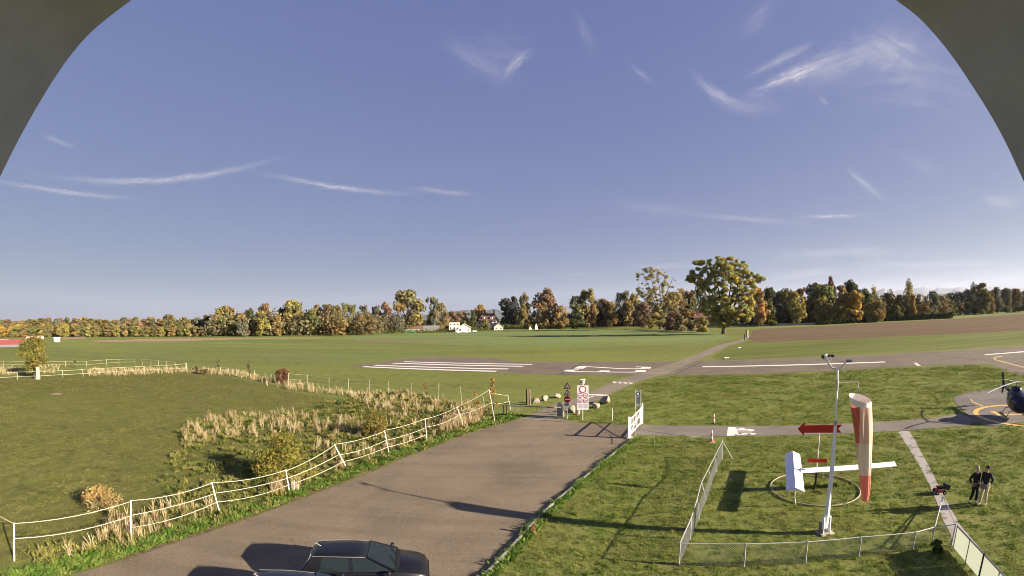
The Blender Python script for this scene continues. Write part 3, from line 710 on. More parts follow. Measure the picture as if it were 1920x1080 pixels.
TL_ += [(5, 632.5, 611, 9, 'yellow', 'round', 'front'), (-12, 632, 607, 14, 'olive', 'round', 'front'), (118, 633, 605, 10, 'yellow-green', 'round', 'front'), (400, 631, 588, 11, 'brown-green', 'ragged', 'back'),
  (422, 631, 574, 20, 'olive', 'round', 'back'), (448, 631, 587, 16, 'ochre', 'round', 'back'), (470, 630.5, 577, 11, 'dark green', 'ragged', 'back'), (497, 630, 569, 14, 'rusty brown', 'round', 'back'), (490, 630.5, 584, 15, 'yellow-green', 'oval', 'front'), (456, 631, 596, 12, 'grey-green', 'round', 'front'),
  (520, 629.5, 592, 12, 'ochre', 'round', 'front'), (526, 629, 577, 11, 'dark green', 'ragged', 'back'), (550, 629, 562.5, 21, 'yellow-green', 'round', 'back'), (540, 629, 571, 12, 'olive', 'round', 'back'), (584, 628.5, 580, 15, 'mid green', 'round', 'front'), (596, 628, 571, 15, 'rusty brown', 'round', 'back'),
  (618, 628, 567, 16, 'brown-green', 'ragged', 'back'), (632, 628, 572, 12, 'olive', 'round', 'back'), (615, 627, 593, 8, 'yellow', 'oval', 'front'), (641, 629.5, 594, 13.5, 'ochre', 'oval', 'front'), (656, 627, 566, 14, 'mid green', 'ragged', 'back'), (683, 626, 571, 13, 'grey-green', 'ragged', 'back'),
  (686, 627.5, 588, 20, 'brown-green', 'round', 'front'), (704, 625, 570, 8, 'grey-green', 'ragged', 'back'), (710, 624, 582, 12, 'dark green', 'oval', 'back'), (722, 624, 564, 10, 'reddish', 'ragged', 'back'), (729, 624, 576, 11, 'reddish', 'oval', 'back'), (746, 623, 590, 12, 'grey-green', 'cone', 'front'),
  (766, 622.5, 543.5, 29, 'olive', 'round', 'back'), (812, 621, 553, 13, 'grey-green', 'ragged', 'back'), (827, 620.5, 568, 15, 'brown-green', 'round', 'back'), (808, 620, 592, 12, 'mid green', 'round', 'back'), (845, 619, 583, 14, 'rusty brown', 'round', 'back'), (868, 618.5, 583, 15, 'rusty brown', 'ragged', 'back'),
  (900, 616.5, 570.5, 15, 'ochre', 'round', 'back'), (888, 618.5, 580, 8, 'dark green', 'ragged', 'back'), (911, 619.5, 598, 10, 'olive', 'round', 'front'), (950, 617.5, 560, 19, 'blue-green', 'oval', 'back'), (965, 616.5, 556, 13, 'blue-green', 'oval', 'back'), (985, 616, 548, 13, 'brown-green', 'ragged', 'back'), (980, 616.5, 570, 14, 'olive', 'round', 'front'),
  (1022, 615, 540.5, 24, 'rusty brown', 'round', 'back'), (1018, 616, 566, 14, 'ochre', 'oval', 'front'), (1052, 615.5, 573, 14, 'ochre', 'round', 'front'), (1040, 615, 580, 12, 'brown-green', 'oval', 'front'), (1084, 614.5, 550, 18, 'grey-green', 'ragged', 'back'), (1104, 614, 540.5, 20, 'olive', 'ragged', 'back'), (1082, 616, 573, 14, 'mid green', 'oval', 'front'),
  (1131, 613, 560, 15, 'rusty brown', 'round', 'back'), (1112, 614.5, 570, 9, 'orange', 'oval', 'front'), (1146, 613, 566, 14, 'ochre', 'round', 'back'), (1168, 612, 542.5, 14, 'grey-green', 'ragged', 'back'), (1188, 612, 550, 17, 'olive', 'round', 'back'), (1176, 613.5, 565, 12, 'ochre', 'oval', 'front'), (1206, 614.5, 566, 17, 'reddish', 'round', 'front'),
  (1222, 616, 596, 10, 'yellow-green', 'round', 'front'), (1262, 612, 547, 22, 'ochre', 'round', 'back'), (1294, 610, 540, 15, 'brown-green', 'ragged', 'back'), (1312, 609, 535, 16, 'dark green', 'ragged', 'back'), (1290, 610, 560, 16, 'dark green', 'round', 'back'), (1262, 619, 582, 21, 'reddish', 'bush', 'front'), (1290, 620.5, 577, 24, 'brown-green', 'bush', 'front'), (1316, 622.5, 592, 15, 'yellow-green', 'bush', 'front'), (1330, 608, 552, 14, 'dark green', 'round', 'back'),
  (1423, 612, 541, 17, 'orange', 'oval', 'front'), (1405, 611, 548, 14, 'ochre', 'round', 'back'), (1446, 609.5, 539, 14, 'dark green', 'round', 'back'), (1466, 608.5, 543, 17, 'dark green', 'pine', 'back'), (1446, 611, 570, 12, 'mid green', 'oval', 'front'), (1494, 608.5, 545, 18, 'yellow-green', 'round', 'front'), (1482, 608, 541, 12, 'brown-green', 'ragged', 'back'), (1503, 606, 536, 14, 'rusty brown', 'ragged', 'back'),
  (1530, 606, 530.5, 18, 'brown-green', 'round', 'back'), (1548, 607, 533, 22, 'mid green', 'round', 'back'), (1560, 605, 518.5, 9, 'reddish', 'oval', 'back'), (1541, 608, 560, 17, 'olive', 'round', 'front'), (1580, 606.5, 536, 16, 'ochre', 'oval', 'front'), (1604, 604, 526.5, 18, 'dark green', 'pine', 'back'), (1604, 606, 545, 14, 'yellow', 'oval', 'front'), (1574, 607, 570, 14, 'yellow-green', 'round', 'front'), (1622, 604, 540, 16, 'mid green', 'round', 'back'),
  (1642, 603, 538, 5.5, 'yellow-green', 'poplar', 'back'), (1650, 604, 562, 12, 'ochre', 'round', 'front'), (1632, 604.5, 568, 13, 'olive', 'round', 'front'), (1662, 602, 549, 12, 'brown-green', 'round', 'back'), (1673, 601, 544, 4.5, 'ochre', 'poplar', 'back'), (1690, 601, 552, 14, 'olive', 'round', 'back'), (1706, 600.5, 525, 6.5, 'yellow-green', 'poplar', 'back'), (1713, 600, 552, 7, 'yellow', 'oval', 'front'), (1681, 601.5, 572, 13, 'mid green', 'round', 'front'),
  (1724, 598, 552, 9, 'grey-green', 'oval', 'back'), (1747, 597, 546, 15, 'grey-green', 'round', 'back'), (1730, 599, 568, 13, 'brown-green', 'round', 'front'), (1768, 595, 555, 12, 'rusty brown', 'round', 'back'), (1789, 592, 548, 17, 'blue-green', 'pine', 'back'), (1812, 591, 542, 14, 'grey-green', 'round', 'back'), (1828, 590, 531, 6, 'dark green', 'poplar', 'back'), (1843, 590, 531, 14, 'olive', 'oval', 'back'), (1856, 589, 545, 10, 'brown-green', 'round', 'back'),
  (1871, 588, 538, 11, 'grey-green', 'round', 'back'), (1888, 587, 540, 10, 'grey-green', 'round', 'back'), (1904, 586, 541, 11, 'brown-green', 'round', 'back'), (1922, 585, 544, 12, 'grey-green', 'round', 'back'), (1945, 584, 545, 14, 'grey-green', 'round', 'back'), (1972, 583, 543, 14, 'brown-green', 'round', 'back')]
LAND = [(25, 'the red sports track'), (107, 'the white hut'), (230, 'the sandy stubble strip'), (641, 'the pale-roofed house'), (707, 'the red-roofed kiosk'), (795, 'the dark-roofed long building'), (868, 'the white gabled house'),
        (915, 'the manor'), (1000, 'the two white tents'), (1235, 'the tall open-crowned tree'), (1357, 'the biggest tree'), (1430, 'the low grey wall'), (1787, "the clipped hedge's right end")]
ORD = ['first', 'second', 'third', 'fourth', 'fifth', 'sixth', 'seventh', 'eighth', 'ninth', 'tenth', 'eleventh', 'twelfth', 'thirteenth', 'fourteenth', 'fifteenth', 'sixteenth']
_cnt = {}
_assign = []
for t in sorted(TL_):
    lx, ln = min(LAND, key=lambda q: abs(q[0]-t[0]))
    _assign.append((t, ln, 'left' if t[0] < lx else 'right', abs(t[0]-lx)))
for t, ln, side, dd in sorted(_assign, key=lambda q: q[3]):
    k = (ln, side, t[6], t[4]); _cnt[k] = _cnt.get(k, 0)+1
    row = 'in front' if t[6] == 'front' else 'behind'
    x, yb, yt, hw, cn, kind, rw = t
    where = 'to the %s of' % side
    lab = '%s %s %s, %s %s' % (cn, SHAPE[kind], row, ('nearest' if _cnt[k] == 1 else ORD[_cnt[k]-1])+' such '+where, ln)
    lab = lab.replace('such to', 'to')
    v = int(abs(x)*3+yt) % 4
    name = {'poplar': 'poplar_tree', 'cone': 'conifer_tree', 'pine': 'pine_tree', 'bush': 'bush'}.get(kind, 'broadleaf_tree')
    col = COLS[cn]; rr = random.Random(int(x*13+yt)); col = tuple(min(.5, c*q_) for c, q_ in zip(col, (rr.uniform(.72, .95),)*3))
    add_tree(name, lab, x, yb, yt, hw, col, kind, v, 'trees of the far wood edge', 'bush' if kind == 'bush' else 'tree', dist_add=14 if rw == 'back' and x > 400 else (6 if rw == 'back' else 0))

# undergrowth that closes the foot of the wood: one tangled mass nobody could count
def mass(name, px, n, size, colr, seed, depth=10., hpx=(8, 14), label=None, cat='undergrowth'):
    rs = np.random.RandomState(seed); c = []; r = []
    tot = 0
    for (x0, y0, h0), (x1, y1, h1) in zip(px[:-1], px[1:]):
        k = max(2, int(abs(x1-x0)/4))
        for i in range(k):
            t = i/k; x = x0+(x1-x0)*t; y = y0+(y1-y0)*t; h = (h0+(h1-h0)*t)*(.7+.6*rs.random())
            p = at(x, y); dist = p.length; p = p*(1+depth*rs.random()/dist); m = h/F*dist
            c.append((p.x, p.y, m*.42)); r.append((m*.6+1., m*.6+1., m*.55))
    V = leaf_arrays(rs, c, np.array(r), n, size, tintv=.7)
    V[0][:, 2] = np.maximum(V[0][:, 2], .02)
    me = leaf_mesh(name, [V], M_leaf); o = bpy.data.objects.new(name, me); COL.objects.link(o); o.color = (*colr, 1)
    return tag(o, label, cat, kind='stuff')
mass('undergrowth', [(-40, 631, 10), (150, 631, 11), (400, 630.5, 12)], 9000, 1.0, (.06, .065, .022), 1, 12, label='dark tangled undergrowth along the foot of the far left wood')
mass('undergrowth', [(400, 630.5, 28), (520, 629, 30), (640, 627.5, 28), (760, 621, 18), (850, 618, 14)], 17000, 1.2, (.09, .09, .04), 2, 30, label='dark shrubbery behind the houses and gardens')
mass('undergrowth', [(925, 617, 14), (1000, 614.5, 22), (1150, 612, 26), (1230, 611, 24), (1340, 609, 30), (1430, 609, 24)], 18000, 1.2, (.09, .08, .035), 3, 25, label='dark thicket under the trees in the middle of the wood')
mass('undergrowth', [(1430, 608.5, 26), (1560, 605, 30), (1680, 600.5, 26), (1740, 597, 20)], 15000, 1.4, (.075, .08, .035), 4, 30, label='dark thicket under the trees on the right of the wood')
mass('far_wood', [(396, 631, 26), (430, 630.5, 38), (500, 630, 40), (640, 628, 42), (750, 623, 36)], 16000, 1.5, (.15, .13, .07), 10, 40, label='muted mass of further trees filling the wood behind the left half', cat='wood')
mass('far_wood', [(1080, 613, 36), (1180, 611, 40), (1240, 610, 40)], 7000, 1.5, (.14, .12, .065), 11, 30, label='muted mass of further trees behind the open-crowned tree', cat='wood')
mass('far_wood', [(1430, 609, 46), (1560, 605, 54), (1640, 603, 42), (1720, 598, 34), (1800, 592, 34)], 14000, 1.8, (.12, .12, .06), 12, 50, label='muted mass of further trees behind the right half of the wood', cat='wood')
mass('undergrowth', [(950, 617.5, 9), (1060, 616.5, 8)], 2500, .8, (.11, .11, .035), 8, 3, label='pale scrubby hedge plants at the far edge of the meadow')
mass('orchard_rows', [(1700, 594, 14), (1800, 588.5, 17), (1920, 583, 18), (1980, 580, 18)], 9000, 2.6, (.14, .12, .05), 5, 40, label='rows of autumn orchard shrubs beyond the ploughed field', cat='orchard')
mass('orchard_rows', [(1790, 585, 22), (1920, 581, 24), (1990, 579, 24)], 8000, 3.2, (.10, .085, .045), 6, 60, label='rusty scrub behind the orchard rows at the right edge', cat='orchard')
mass('hedge_plants', [(700, 627, 6), (760, 625, 6), (850, 622.5, 8), (930, 618.5, 6)], 3500, .6, (.08, .10, .03), 9, 4, label='low green garden hedge in front of the far houses', cat='hedge')

# two big solitary trees with their own limbs and lobes
def big_tree(name, label, x, yb, sil, ncl, rpx, n, size, color, seed, trunk_hw, limbs_to, holes=(), cat='tree', thin=None):
    """sil: outline of the crown in photo pixels; leaf clusters fill the rounded volume behind that outline"""
    p = at(x, yb); dist = p.length; s = dist/F; rs = np.random.RandomState(seed); r = random.Random(seed)
    view = Vector((p.x, p.y, 0)).normalized(); side = Vector((view.y, -view.x, 0))
    def loc(px, py, dep):
        d = ray(px, py); h = math.hypot(d.x, d.y); z = CAMH + d.z/h*dist
        return side*((px-x)*s) + view*dep + Vector((0, 0, z))
    S = np.array(sil, float); x0, y0 = S.min(0); x1, y1 = S.max(0); cc_, rr_ = [], []
    while len(cc_) < ncl:
        px = x0+(x1-x0)*r.random(); py = y0+(y1-y0)*r.random()
        if not in_poly(sil, np.array([px]), np.array([py]))[0]: continue
        if any(math.hypot((px-hx)/hw_, (py-hy)/hh_) < 1 for hx, hy, hw_, hh_ in holes): continue
        if thin and r.random() < thin(px, py): continue
        # distance to the outline sets how deep the crown is there
        ed = min(abs(complex(px-q[0], py-q[1])) for q in sil); dep = min((x1-x0)*.42, 4+ed*1.25)*s
        R = r.uniform(*rpx)*s
        cc_.append(tuple(loc(px, py, r.uniform(-1, 1)*dep))); rr_.append((R*r.uniform(.8, 1.3), R*r.uniform(.8, 1.3), R*r.uniform(.55, .9)))
    V = leaf_arrays(rs, cc_, np.array(rr_), n, size, .9, .35, tintv=.6)
    t = thing(name, label, cat, p)
    me = leaf_mesh('crown', [V], M_leaf); o = bpy.data.objects.new('crown', me); COL.objects.link(o); o.parent = t; o.color = (*color, 1)
    b = MB(); tw = trunk_hw*s; fork = loc(x+1, yb-28, 0)
    b.tube([(0, 0, -.1), (0, 0, fork.z*.3), tuple(fork)], [tw*1.3, tw, tw*.85], 10)
    b.build('trunk', M_bark, t)
    for q in limbs_to:
        e = loc(q[0], q[1], r.uniform(-3, 3)); m = fork.lerp(e, .5)+Vector((r.uniform(-1, 1), r.uniform(-1, 1), 1.2))
        lb = MB(); lb.tube([tuple(fork-Vector((0, 0, 1.5))), tuple(m), tuple(e)], [tw*.5, tw*.3, tw*.09], 7, False)
        lb.build('limb', M_bark, t)
        for k in range(2):
            f_ = m.lerp(e, r.random()); g_ = f_+Vector((r.uniform(-3, 3), r.uniform(-3, 3), r.uniform(.5, 3)))
            lb = MB(); lb.tube([tuple(f_), tuple(g_)], [tw*.14, tw*.05], 5, False); lb.build('branch', M_bark, t)
    return t
big_tree('broadleaf_tree', 'the biggest tree, broad green and yellow crown, standing alone by the end of the path', 1357, 626,
  [(1289, 523), (1298, 514), (1305, 503), (1300, 496), (1312, 490), (1324, 485), (1336, 487), (1348, 480), (1362, 485), (1374, 482), (1386, 487), (1394, 485), (1402, 495), (1406, 506), (1416, 514), (1432, 520), (1424, 529), (1414, 534), (1418, 546), (1409, 556), (1413, 566), (1411, 580), (1416, 590), (1404, 601), (1392, 598), (1384, 604), (1373, 600), (1368, 613), (1355, 617), (1344, 606), (1336, 604), (1331, 592), (1320, 584), (1317, 572), (1322, 562), (1334, 556), (1328, 545), (1316, 540), (1304, 530)],
  620, (1.7, 6.2), 85000, .52, (.33, .325, .12), 21, 3.6,
  [(1320, 510), (1335, 495), (1355, 495), (1378, 497), (1398, 512), (1418, 524), (1395, 555), (1340, 560), (1330, 575), (1385, 590), (1304, 520)], holes=[(1327, 518, 6, 6), (1336, 552, 7, 5), (1312, 512, 4, 3), (1390, 520, 3, 3), (1372, 600, 4, 6)])
big_tree('broadleaf_tree', 'tall open-crowned tree with sparse top, left of the biggest tree, above the reddish bush', 1238, 617,
  [(1190, 538), (1198, 528), (1198, 514), (1210, 506), (1214, 500), (1226, 502), (1238, 506), (1248, 504), (1254, 512), (1264, 508), (1271, 514), (1268, 526), (1260, 532), (1266, 540), (1278, 540), (1282, 552), (1274, 566), (1268, 578), (1252, 584), (1246, 606), (1230, 608), (1222, 590), (1214, 570), (1204, 556), (1194, 548)],
  260, (1.5, 5.0), 34000, .5, (.31, .28, .135), 22, 2.2,
  [(1210, 515), (1220, 505), (1235, 508), (1250, 517), (1266, 518), (1200, 535), (1262, 550), (1272, 556)], holes=[(1243, 522, 5, 8), (1224, 528, 4, 5), (1205, 524, 5, 4), (1258, 524, 4, 4), (1215, 545, 6, 3)], thin=lambda px, py: .4 if py < 540 else .1)

# clipped dark hedge, low wall
def hedge(name, label, px, hpx, wid, color, seed, n=3000, size=.45):
    rs = np.random.RandomState(seed); c = []; r = []
    P = [at(*q) for q in px]
    for (a, b), (h0, h1) in zip(zip(P[:-1], P[1:]), zip(hpx[:-1], hpx[1:])):
        k = max(1, int((b-a).length/(wid*.5)))
        for i in range(k):
            q = a.lerp(b, i/k); h = (h0+(h1-h0)*i/k)/F*q.length*rs.uniform(.92, 1.08)
            c.append((q.x, q.y, h*.48)); r.append((wid*.6, wid*.6, h*.52))
    V = leaf_arrays(rs, c, np.array(r), n, size, tintv=.3, shell=.8); V[0][:, 2] = np.maximum(V[0][:, 2], .02)
    me = leaf_mesh('foliage', [V], M_leaf)
    t = thing(name, label, 'hedge', (0, 0, 0)); o = bpy.data.objects.new('foliage', me); COL.objects.link(o); o.parent = t; o.color = (*color, 1)
    b = MB()
    for q in c[::3]: b.tube([(q[0], q[1], 0), (q[0], q[1], q[2]*1.3)], [.08, .03], 5)
    b.build('stem', M_bark, t)['kind'] = 'stuff'
hedge('clipped_hedge', 'long dark clipped hedge behind the ploughed field', [(1530, 609.5), (1600, 606), (1655, 603), (1745, 599), (1768, 598), (1786, 597)], [5, 7, 8, 8, 9, 10], 2.2, (.022, .032, .018), 31, 9000, .8)
def wall_px(name, label, px, hpx, wid, mat, cat='wall'):
    P = [at(*q) for q in px]; t = thing(name, label, cat, P[0])
    for a, b in zip(P[:-1], P[1:]):
        h = hpx/F*a.length; m = MB(); m.beam(a-P[0]+Vector((0, 0, h/2)), b-P[0]+Vector((0, 0, h/2)), wid, h); m.build('wall_section', mat, t)
        m = MB(); m.beam(a-P[0]+Vector((0, 0, h+.08)), b-P[0]+Vector((0, 0, h+.08)), wid*1.25, .16); m.build('coping', mat, t)
    return t
wall_px('garden_wall', 'low grey wall at the left end of the clipped dark hedge', [(1428, 611.5), (1478, 610), (1530, 609)], 3.2, .6, M_conc)
wall_px('board_fence', 'weathered grey board fence at the foot of the left wood, right of the white hut', [(116, 637), (160, 635.3)], 3.2, .15, M_darkwood, 'fence')

# ------------------------------------------------------------------ far houses
M_plaster = pm('pale_plaster', (.38, .33, .27), .85, var=.12, vscale=.6)
M_whitewall = pm('white_wall', (.6, .57, .52), .8, var=.08, vscale=.6)
M_pink = pm('pinkish_wall', (.5, .36, .3), .85, var=.12, vscale=.6)
M_tile = pm('clay_tile_roof', (.2, .09, .065), .85, var=.3, vscale=1.2, bump=.5, bscale=5)
M_tileb = pm('brown_roof', (.13, .075, .06), .85, var=.3, vscale=1.2, bump=.5, bscale=5)
M_slate = pm('grey_roof', (.16, .16, .17), .7, var=.25, vscale=1)
M_paleroof = pm('pale_roof', (.5, .44, .38), .8, var=.12)
def house(name, label, x, yb, w_px, wall_px_, roof_px, turn=0., walls=M_plaster, roofm=M_tile, depth=8., wins=3, chims=0, hip=False, gable_front=False, cat='house', rows=1, dormers=0):
    p = at(x, yb); dist = p.length; s = dist/F; W = w_px*s; H = wall_px_*s; R = roof_px*s
    az = math.atan2(p.y, p.x) - math.pi/2 + turn
    t = thing(name, label, cat, p, az); D = depth
    b = MB(); b.box((0, D/2, H/2), (W, D, H)); wallo = b.build('wall', walls, t)
    b = MB(); e = .5
    if R > 0.05:
        if gable_front:
            rr = [[(-W/2-e, y, H-.15), (-W/2-e, y, H+.15), (0, y, H+R+.15), (W/2+e, y, H+.15), (W/2+e, y, H-.15), (0, y, H+R-.2)] for y in (-e, D+e)]
            b.loft([[Vector(q) for q in r_] for r_ in rr])
            g = MB(); g.slab([(-W/2, .02, H), (W/2, .02, H), (0, .02, H+R-.15)], (0, 1, 0), .2); g.build('gable', walls, t)
        else:
            k = W*.22 if hip else 0
            vs = [(-W/2-e, -e, H), (W/2+e, -e, H), (W/2+e, D+e, H), (-W/2-e, D+e, H), (-W/2-e+k, D/2, H+R), (W/2+e-k, D/2, H+R)]
            b.raw(vs, [(0, 1, 5, 4), (2, 3, 4, 5), (1, 2, 5), (3, 0, 4), (0, 3, 2, 1)])
    else: b.box((0, D/2, H+.15), (W+.6, D+.6, .3))
    roof = b.build('roof', roofm, t)
    for j in range(rows):
        for i in range(wins):
            wx = (i+.5)/wins*W-W/2; z = H*(j+.52)/rows; ww, wh = min(1.1, W/wins*.45), min(1.3, H/rows*.5)
            f_ = MB().box((wx, -.03, z), (ww+.2, .1, wh+.2)).build('window', M_offwhite, t)
            MB().box((wx, -.09, z), (ww, .04, wh)).build('pane', M_glass, f_)
    for i in range(dormers):
        wx = (i+.5)/dormers*W*.8-W*.4; q = MB().box((wx, D*.16, H+R*.42), (1.8, 2.0, 2.0)).build('dormer', walls, t)
        MB().box((wx, D*.16-1.03, H+R*.42), (.9, .05, 1.1)).build('pane', M_glass, q)
        MB().box((wx, D*.16, H+R*.42+1.1), (2.3, 2.4, .2)).build('dormer_roof', roofm, q)
    for i in range(chims):
        wx = (-.28, .3, 0)[i]*W; MB().box((wx, D*.5, H+R+1.0), (1.3, 1.0, 3.4)).build('chimney', M_pink, roof)
    return t
house('house', 'low pale-roofed house half hidden by trees on the far edge of the meadow', 604, 620, 24, 6, 5, .3, M_plaster, M_paleroof, 8, 2)
house('house', 'small dark-roofed house right behind the yellow tree', 626, 621, 13, 6, 5, 0, M_pink, M_slate, 7, 2)
house('conservatory', 'white glazed conservatory beside the round ochre tree', 665, 622, 20, 6, 2.5, 0, M_whitewall, M_slate, 6, 5, cat='house')
house('kiosk', 'little kiosk with a red-brown roof beside yellow banners', 709, 624, 9, 4, 4, 0, M_pink, M_tile, 4, 1, hip=True, cat='kiosk')
house('long_house', 'long low building with a red-brown roof and pale walls', 767, 622, 50, 5, 6, 0, M_plaster, M_tileb, 9, 7)
house('long_house', 'long low building with a dark solar roof, right of the red-brown one', 806, 621, 34, 4.5, 6, 0, M_plaster, M_slate, 9, 5)
house('flat_house', 'flat-roofed white block with a balcony, left of the white gabled house', 852, 619, 20, 14, 0, 0, M_whitewall, M_paleroof, 8, 3, rows=2)
house('house', 'white gabled house behind the two white vans', 871, 622.5, 23, 8, 8, 0, M_whitewall, M_paleroof, 9, 3, gable_front=True)
house('manor_house', 'white manor with a steep red-brown roof, dormers and two pinkish chimneys', 914, 616.5, 36, 14, 15, -.15, M_whitewall, M_tileb, 14, 5, chims=2, hip=True, rows=2, dormers=2)
house('barn', 'grey-roofed barn with half-timbered gable below the manor', 935, 619, 18, 6, 7, .3, M_plaster, M_slate, 8, 2, gable_front=True, cat='barn')
house('house', 'house with a red-brown tiled roof behind the biggest tree', 1318, 610, 32, 14, 8, 0, M_pink, M_tile, 9, 4, chims=1)
house('hut', 'white hut at the foot of the left wood', 107, 641, 9.5, 6, 1.2, 0, M_whitewall, M_whitewall, 3, 0, cat='hut')
house('shelter', 'pinkish flat shelter behind the lone tree on the left', 66, 636, 26, 4, 0, 0, M_pink, M_tile, 4, 2, cat='shelter')
def van(label, x, yb, wpx, hpx, col):
    p = at(x, yb); s = p.length/F; L, H = wpx*s, hpx*s; az = math.atan2(p.y, p.x)-math.pi/2
    t = thing('white_van', label, 'van', p, az, 'white vans parked by the gabled house')
    b = MB(); pr = [(-L/2, .35), (L/2, .35), (L/2, H*.5), (L*.36, H*.58), (L*.24, H*.97), (-L*.46, H), (-L/2, H*.9)]
    b.raw([(q[0], y, q[1]) for y in (0, 2) for q in pr], [tuple(range(7))[::-1], tuple(range(7, 14))]+[(i, (i+1) % 7, (i+1) % 7+7, i+7) for i in range(7)]); b.build('body', M_white, t)
    MB().slab([(L*.22, -.02, H*.6), (L*.33, -.02, H*.6), (L*.22, -.02, H*.9), (L*.1, -.02, H*.9), (L*.1, -.02, H*.6)], (0, -1, 0), .02).build('side_window', M_glass, t)
    for sx in (-.32, .32):
        for y in (-.02, 1.85):
            w = MB().disc((L*sx, y, .36), (0, 1, 0), .36, .2, 14).build('wheel', M_black, t)
            MB().disc((L*sx, y-.02, .36), (0, 1, 0), .18, .03, 10).build('rim', M_galv, w)
van('white van on the left in front of the white gabled house', 860, 624.5, 11, 6, 0)
van('larger white van on the right in front of the white gabled house', 875, 624.2, 12, 7, 0)
def trailer(x, yb):
    p = at(x, yb); s = p.length/F; t = thing('trailer', 'small white trailer with a rack, right of the two white vans', 'trailer', p, math.atan2(p.y, p.x)-math.pi/2)
    L = 7*s; MB().box((0, 1, 1.0), (L, 1.8, .7)).build('box', M_white, t); MB().beam((L/2, 1, .6), (L/2+1, 1, .5), .1).build('drawbar', M_grey, t)
    for y in (.05, 1.8): MB().disc((0, y, .4), (0, 1, 0), .4, .2, 12).build('wheel', M_black, t)
    for xx in (-L/2, L/2):
        for y in (.2, 1.8): MB().beam((xx, y, 1.3), (xx, y, 2.4), .08).build('rack_post', M_galv, t)
trailer(890, 624)
def tent(x, yb, wpx, hpx, mat, lab):
    p = at(x, yb); s = p.length/F; W, H = wpx*s, hpx*s; t = thing('tent', lab, 'tent', p, .2)
    b = MB(); b.raw([(-W/2, -W/2, 0), (W/2, -W/2, 0), (W/2, W/2, 0), (-W/2, W/2, 0), (-W*.4, -W*.4, H*.5), (W*.4, -W*.4, H*.5), (W*.4, W*.4, H*.5), (-W*.4, W*.4, H*.5), (0, 0, H)], [(0, 1, 5, 4), (1, 2, 6, 5), (2, 3, 7, 6), (3, 0, 4, 7), (4, 5, 8), (5, 6, 8), (6, 7, 8), (7, 4, 8)]); b.build('canopy', mat, t)
    MB().tube([(0, 0, H*.9), (0, 0, H*1.08)], .05, 6).build('pole', M_galv, t)
tent(994, 618, 5, 6.5, pm('cream_canvas', (.6, .55, .3), .8), 'small cream pointed tent at the far edge of the meadow, left of the taller one')
tent(1005.5, 617.5, 5.5, 11, pm('pale_canvas', (.62, .52, .48), .8), 'taller pinkish-white tent at the far edge of the meadow')
# green goal frame
def goal():
    p = at(770, 627); s = p.length/F; t = thing('goal_frame', 'green metal goal frame on the far meadow in front of the long building', 'goal', p, math.atan2(p.y, p.x)-math.pi/2)
    g = pm('green_paint', (.03, .2, .08), .5); W, H = 18*s, 7*s
    for sx in (-1, 1): MB().beam((sx*W/2, 0, 0), (sx*W/2, 0, H), .22).build('post', g, t)
    MB().beam((-W/2, 0, H), (W/2, 0, H), .22).build('crossbar', g, t)
    b = MB()
    for i in range(13): b.beam((-W/2+W*i/12, 2.0, 0), (-W/2+W*i/12, .1, H), .05)
    for i in range(4): b.beam((-W/2, 2.0-.47*i, H*i/4), (W/2, 2.0-.47*i, H*i/4), .05)
    b.build('net', g, t)
goal()
def pillar():
    p = at(1401, 632); t = thing('stone_pillar', 'pale stone pillar at the far end of the path', 'pillar', p, .2); s = p.length/F
    H = 13*s; W = 3.4*s
    MB().box((0, 0, H*.45), (W, W, H*.9)).build('shaft', M_stone, t); MB().box((0, 0, H*.93), (W*1.2, W*1.2, H*.08)).build('cap', M_stone, t); MB().box((0, 0, H*.04), (W*1.25, W*1.25, H*.08)).build('plinth', M_stone, t)
    p = at(1396.5, 638); t = thing('dark_post', 'short black post just left of the pale stone pillar', 'post', p)
    MB().tube([(0, 0, 0), (0, 0, 9*s)], [.8*s, .8*s], 8).build('shaft', M_dark, t); MB().sphere((0, 0, 9*s), .9*s, 8, 6).build('cap', M_dark, t)
pillar()
def panel_marker(x, y, w):
    p = at(x, y); t = thing('runway_side_board', 'flat white marker board lying on the mown grass, ' + ('nearer the runway' if y > 665 else 'farther from the runway'), 'marker board', p, .5)
    s = p.length/F; MB().box((0, 0, .12), (w*s, w*s*.5, .08)).build('board', M_white, t)
    for k in (-1, 1): MB().box((k*w*s*.35, 0, .04), (.1, w*s*.3, .08)).build('foot', M_grey, t)
panel_marker(1361, 672, 12); panel_marker(1386, 652.5, 7)
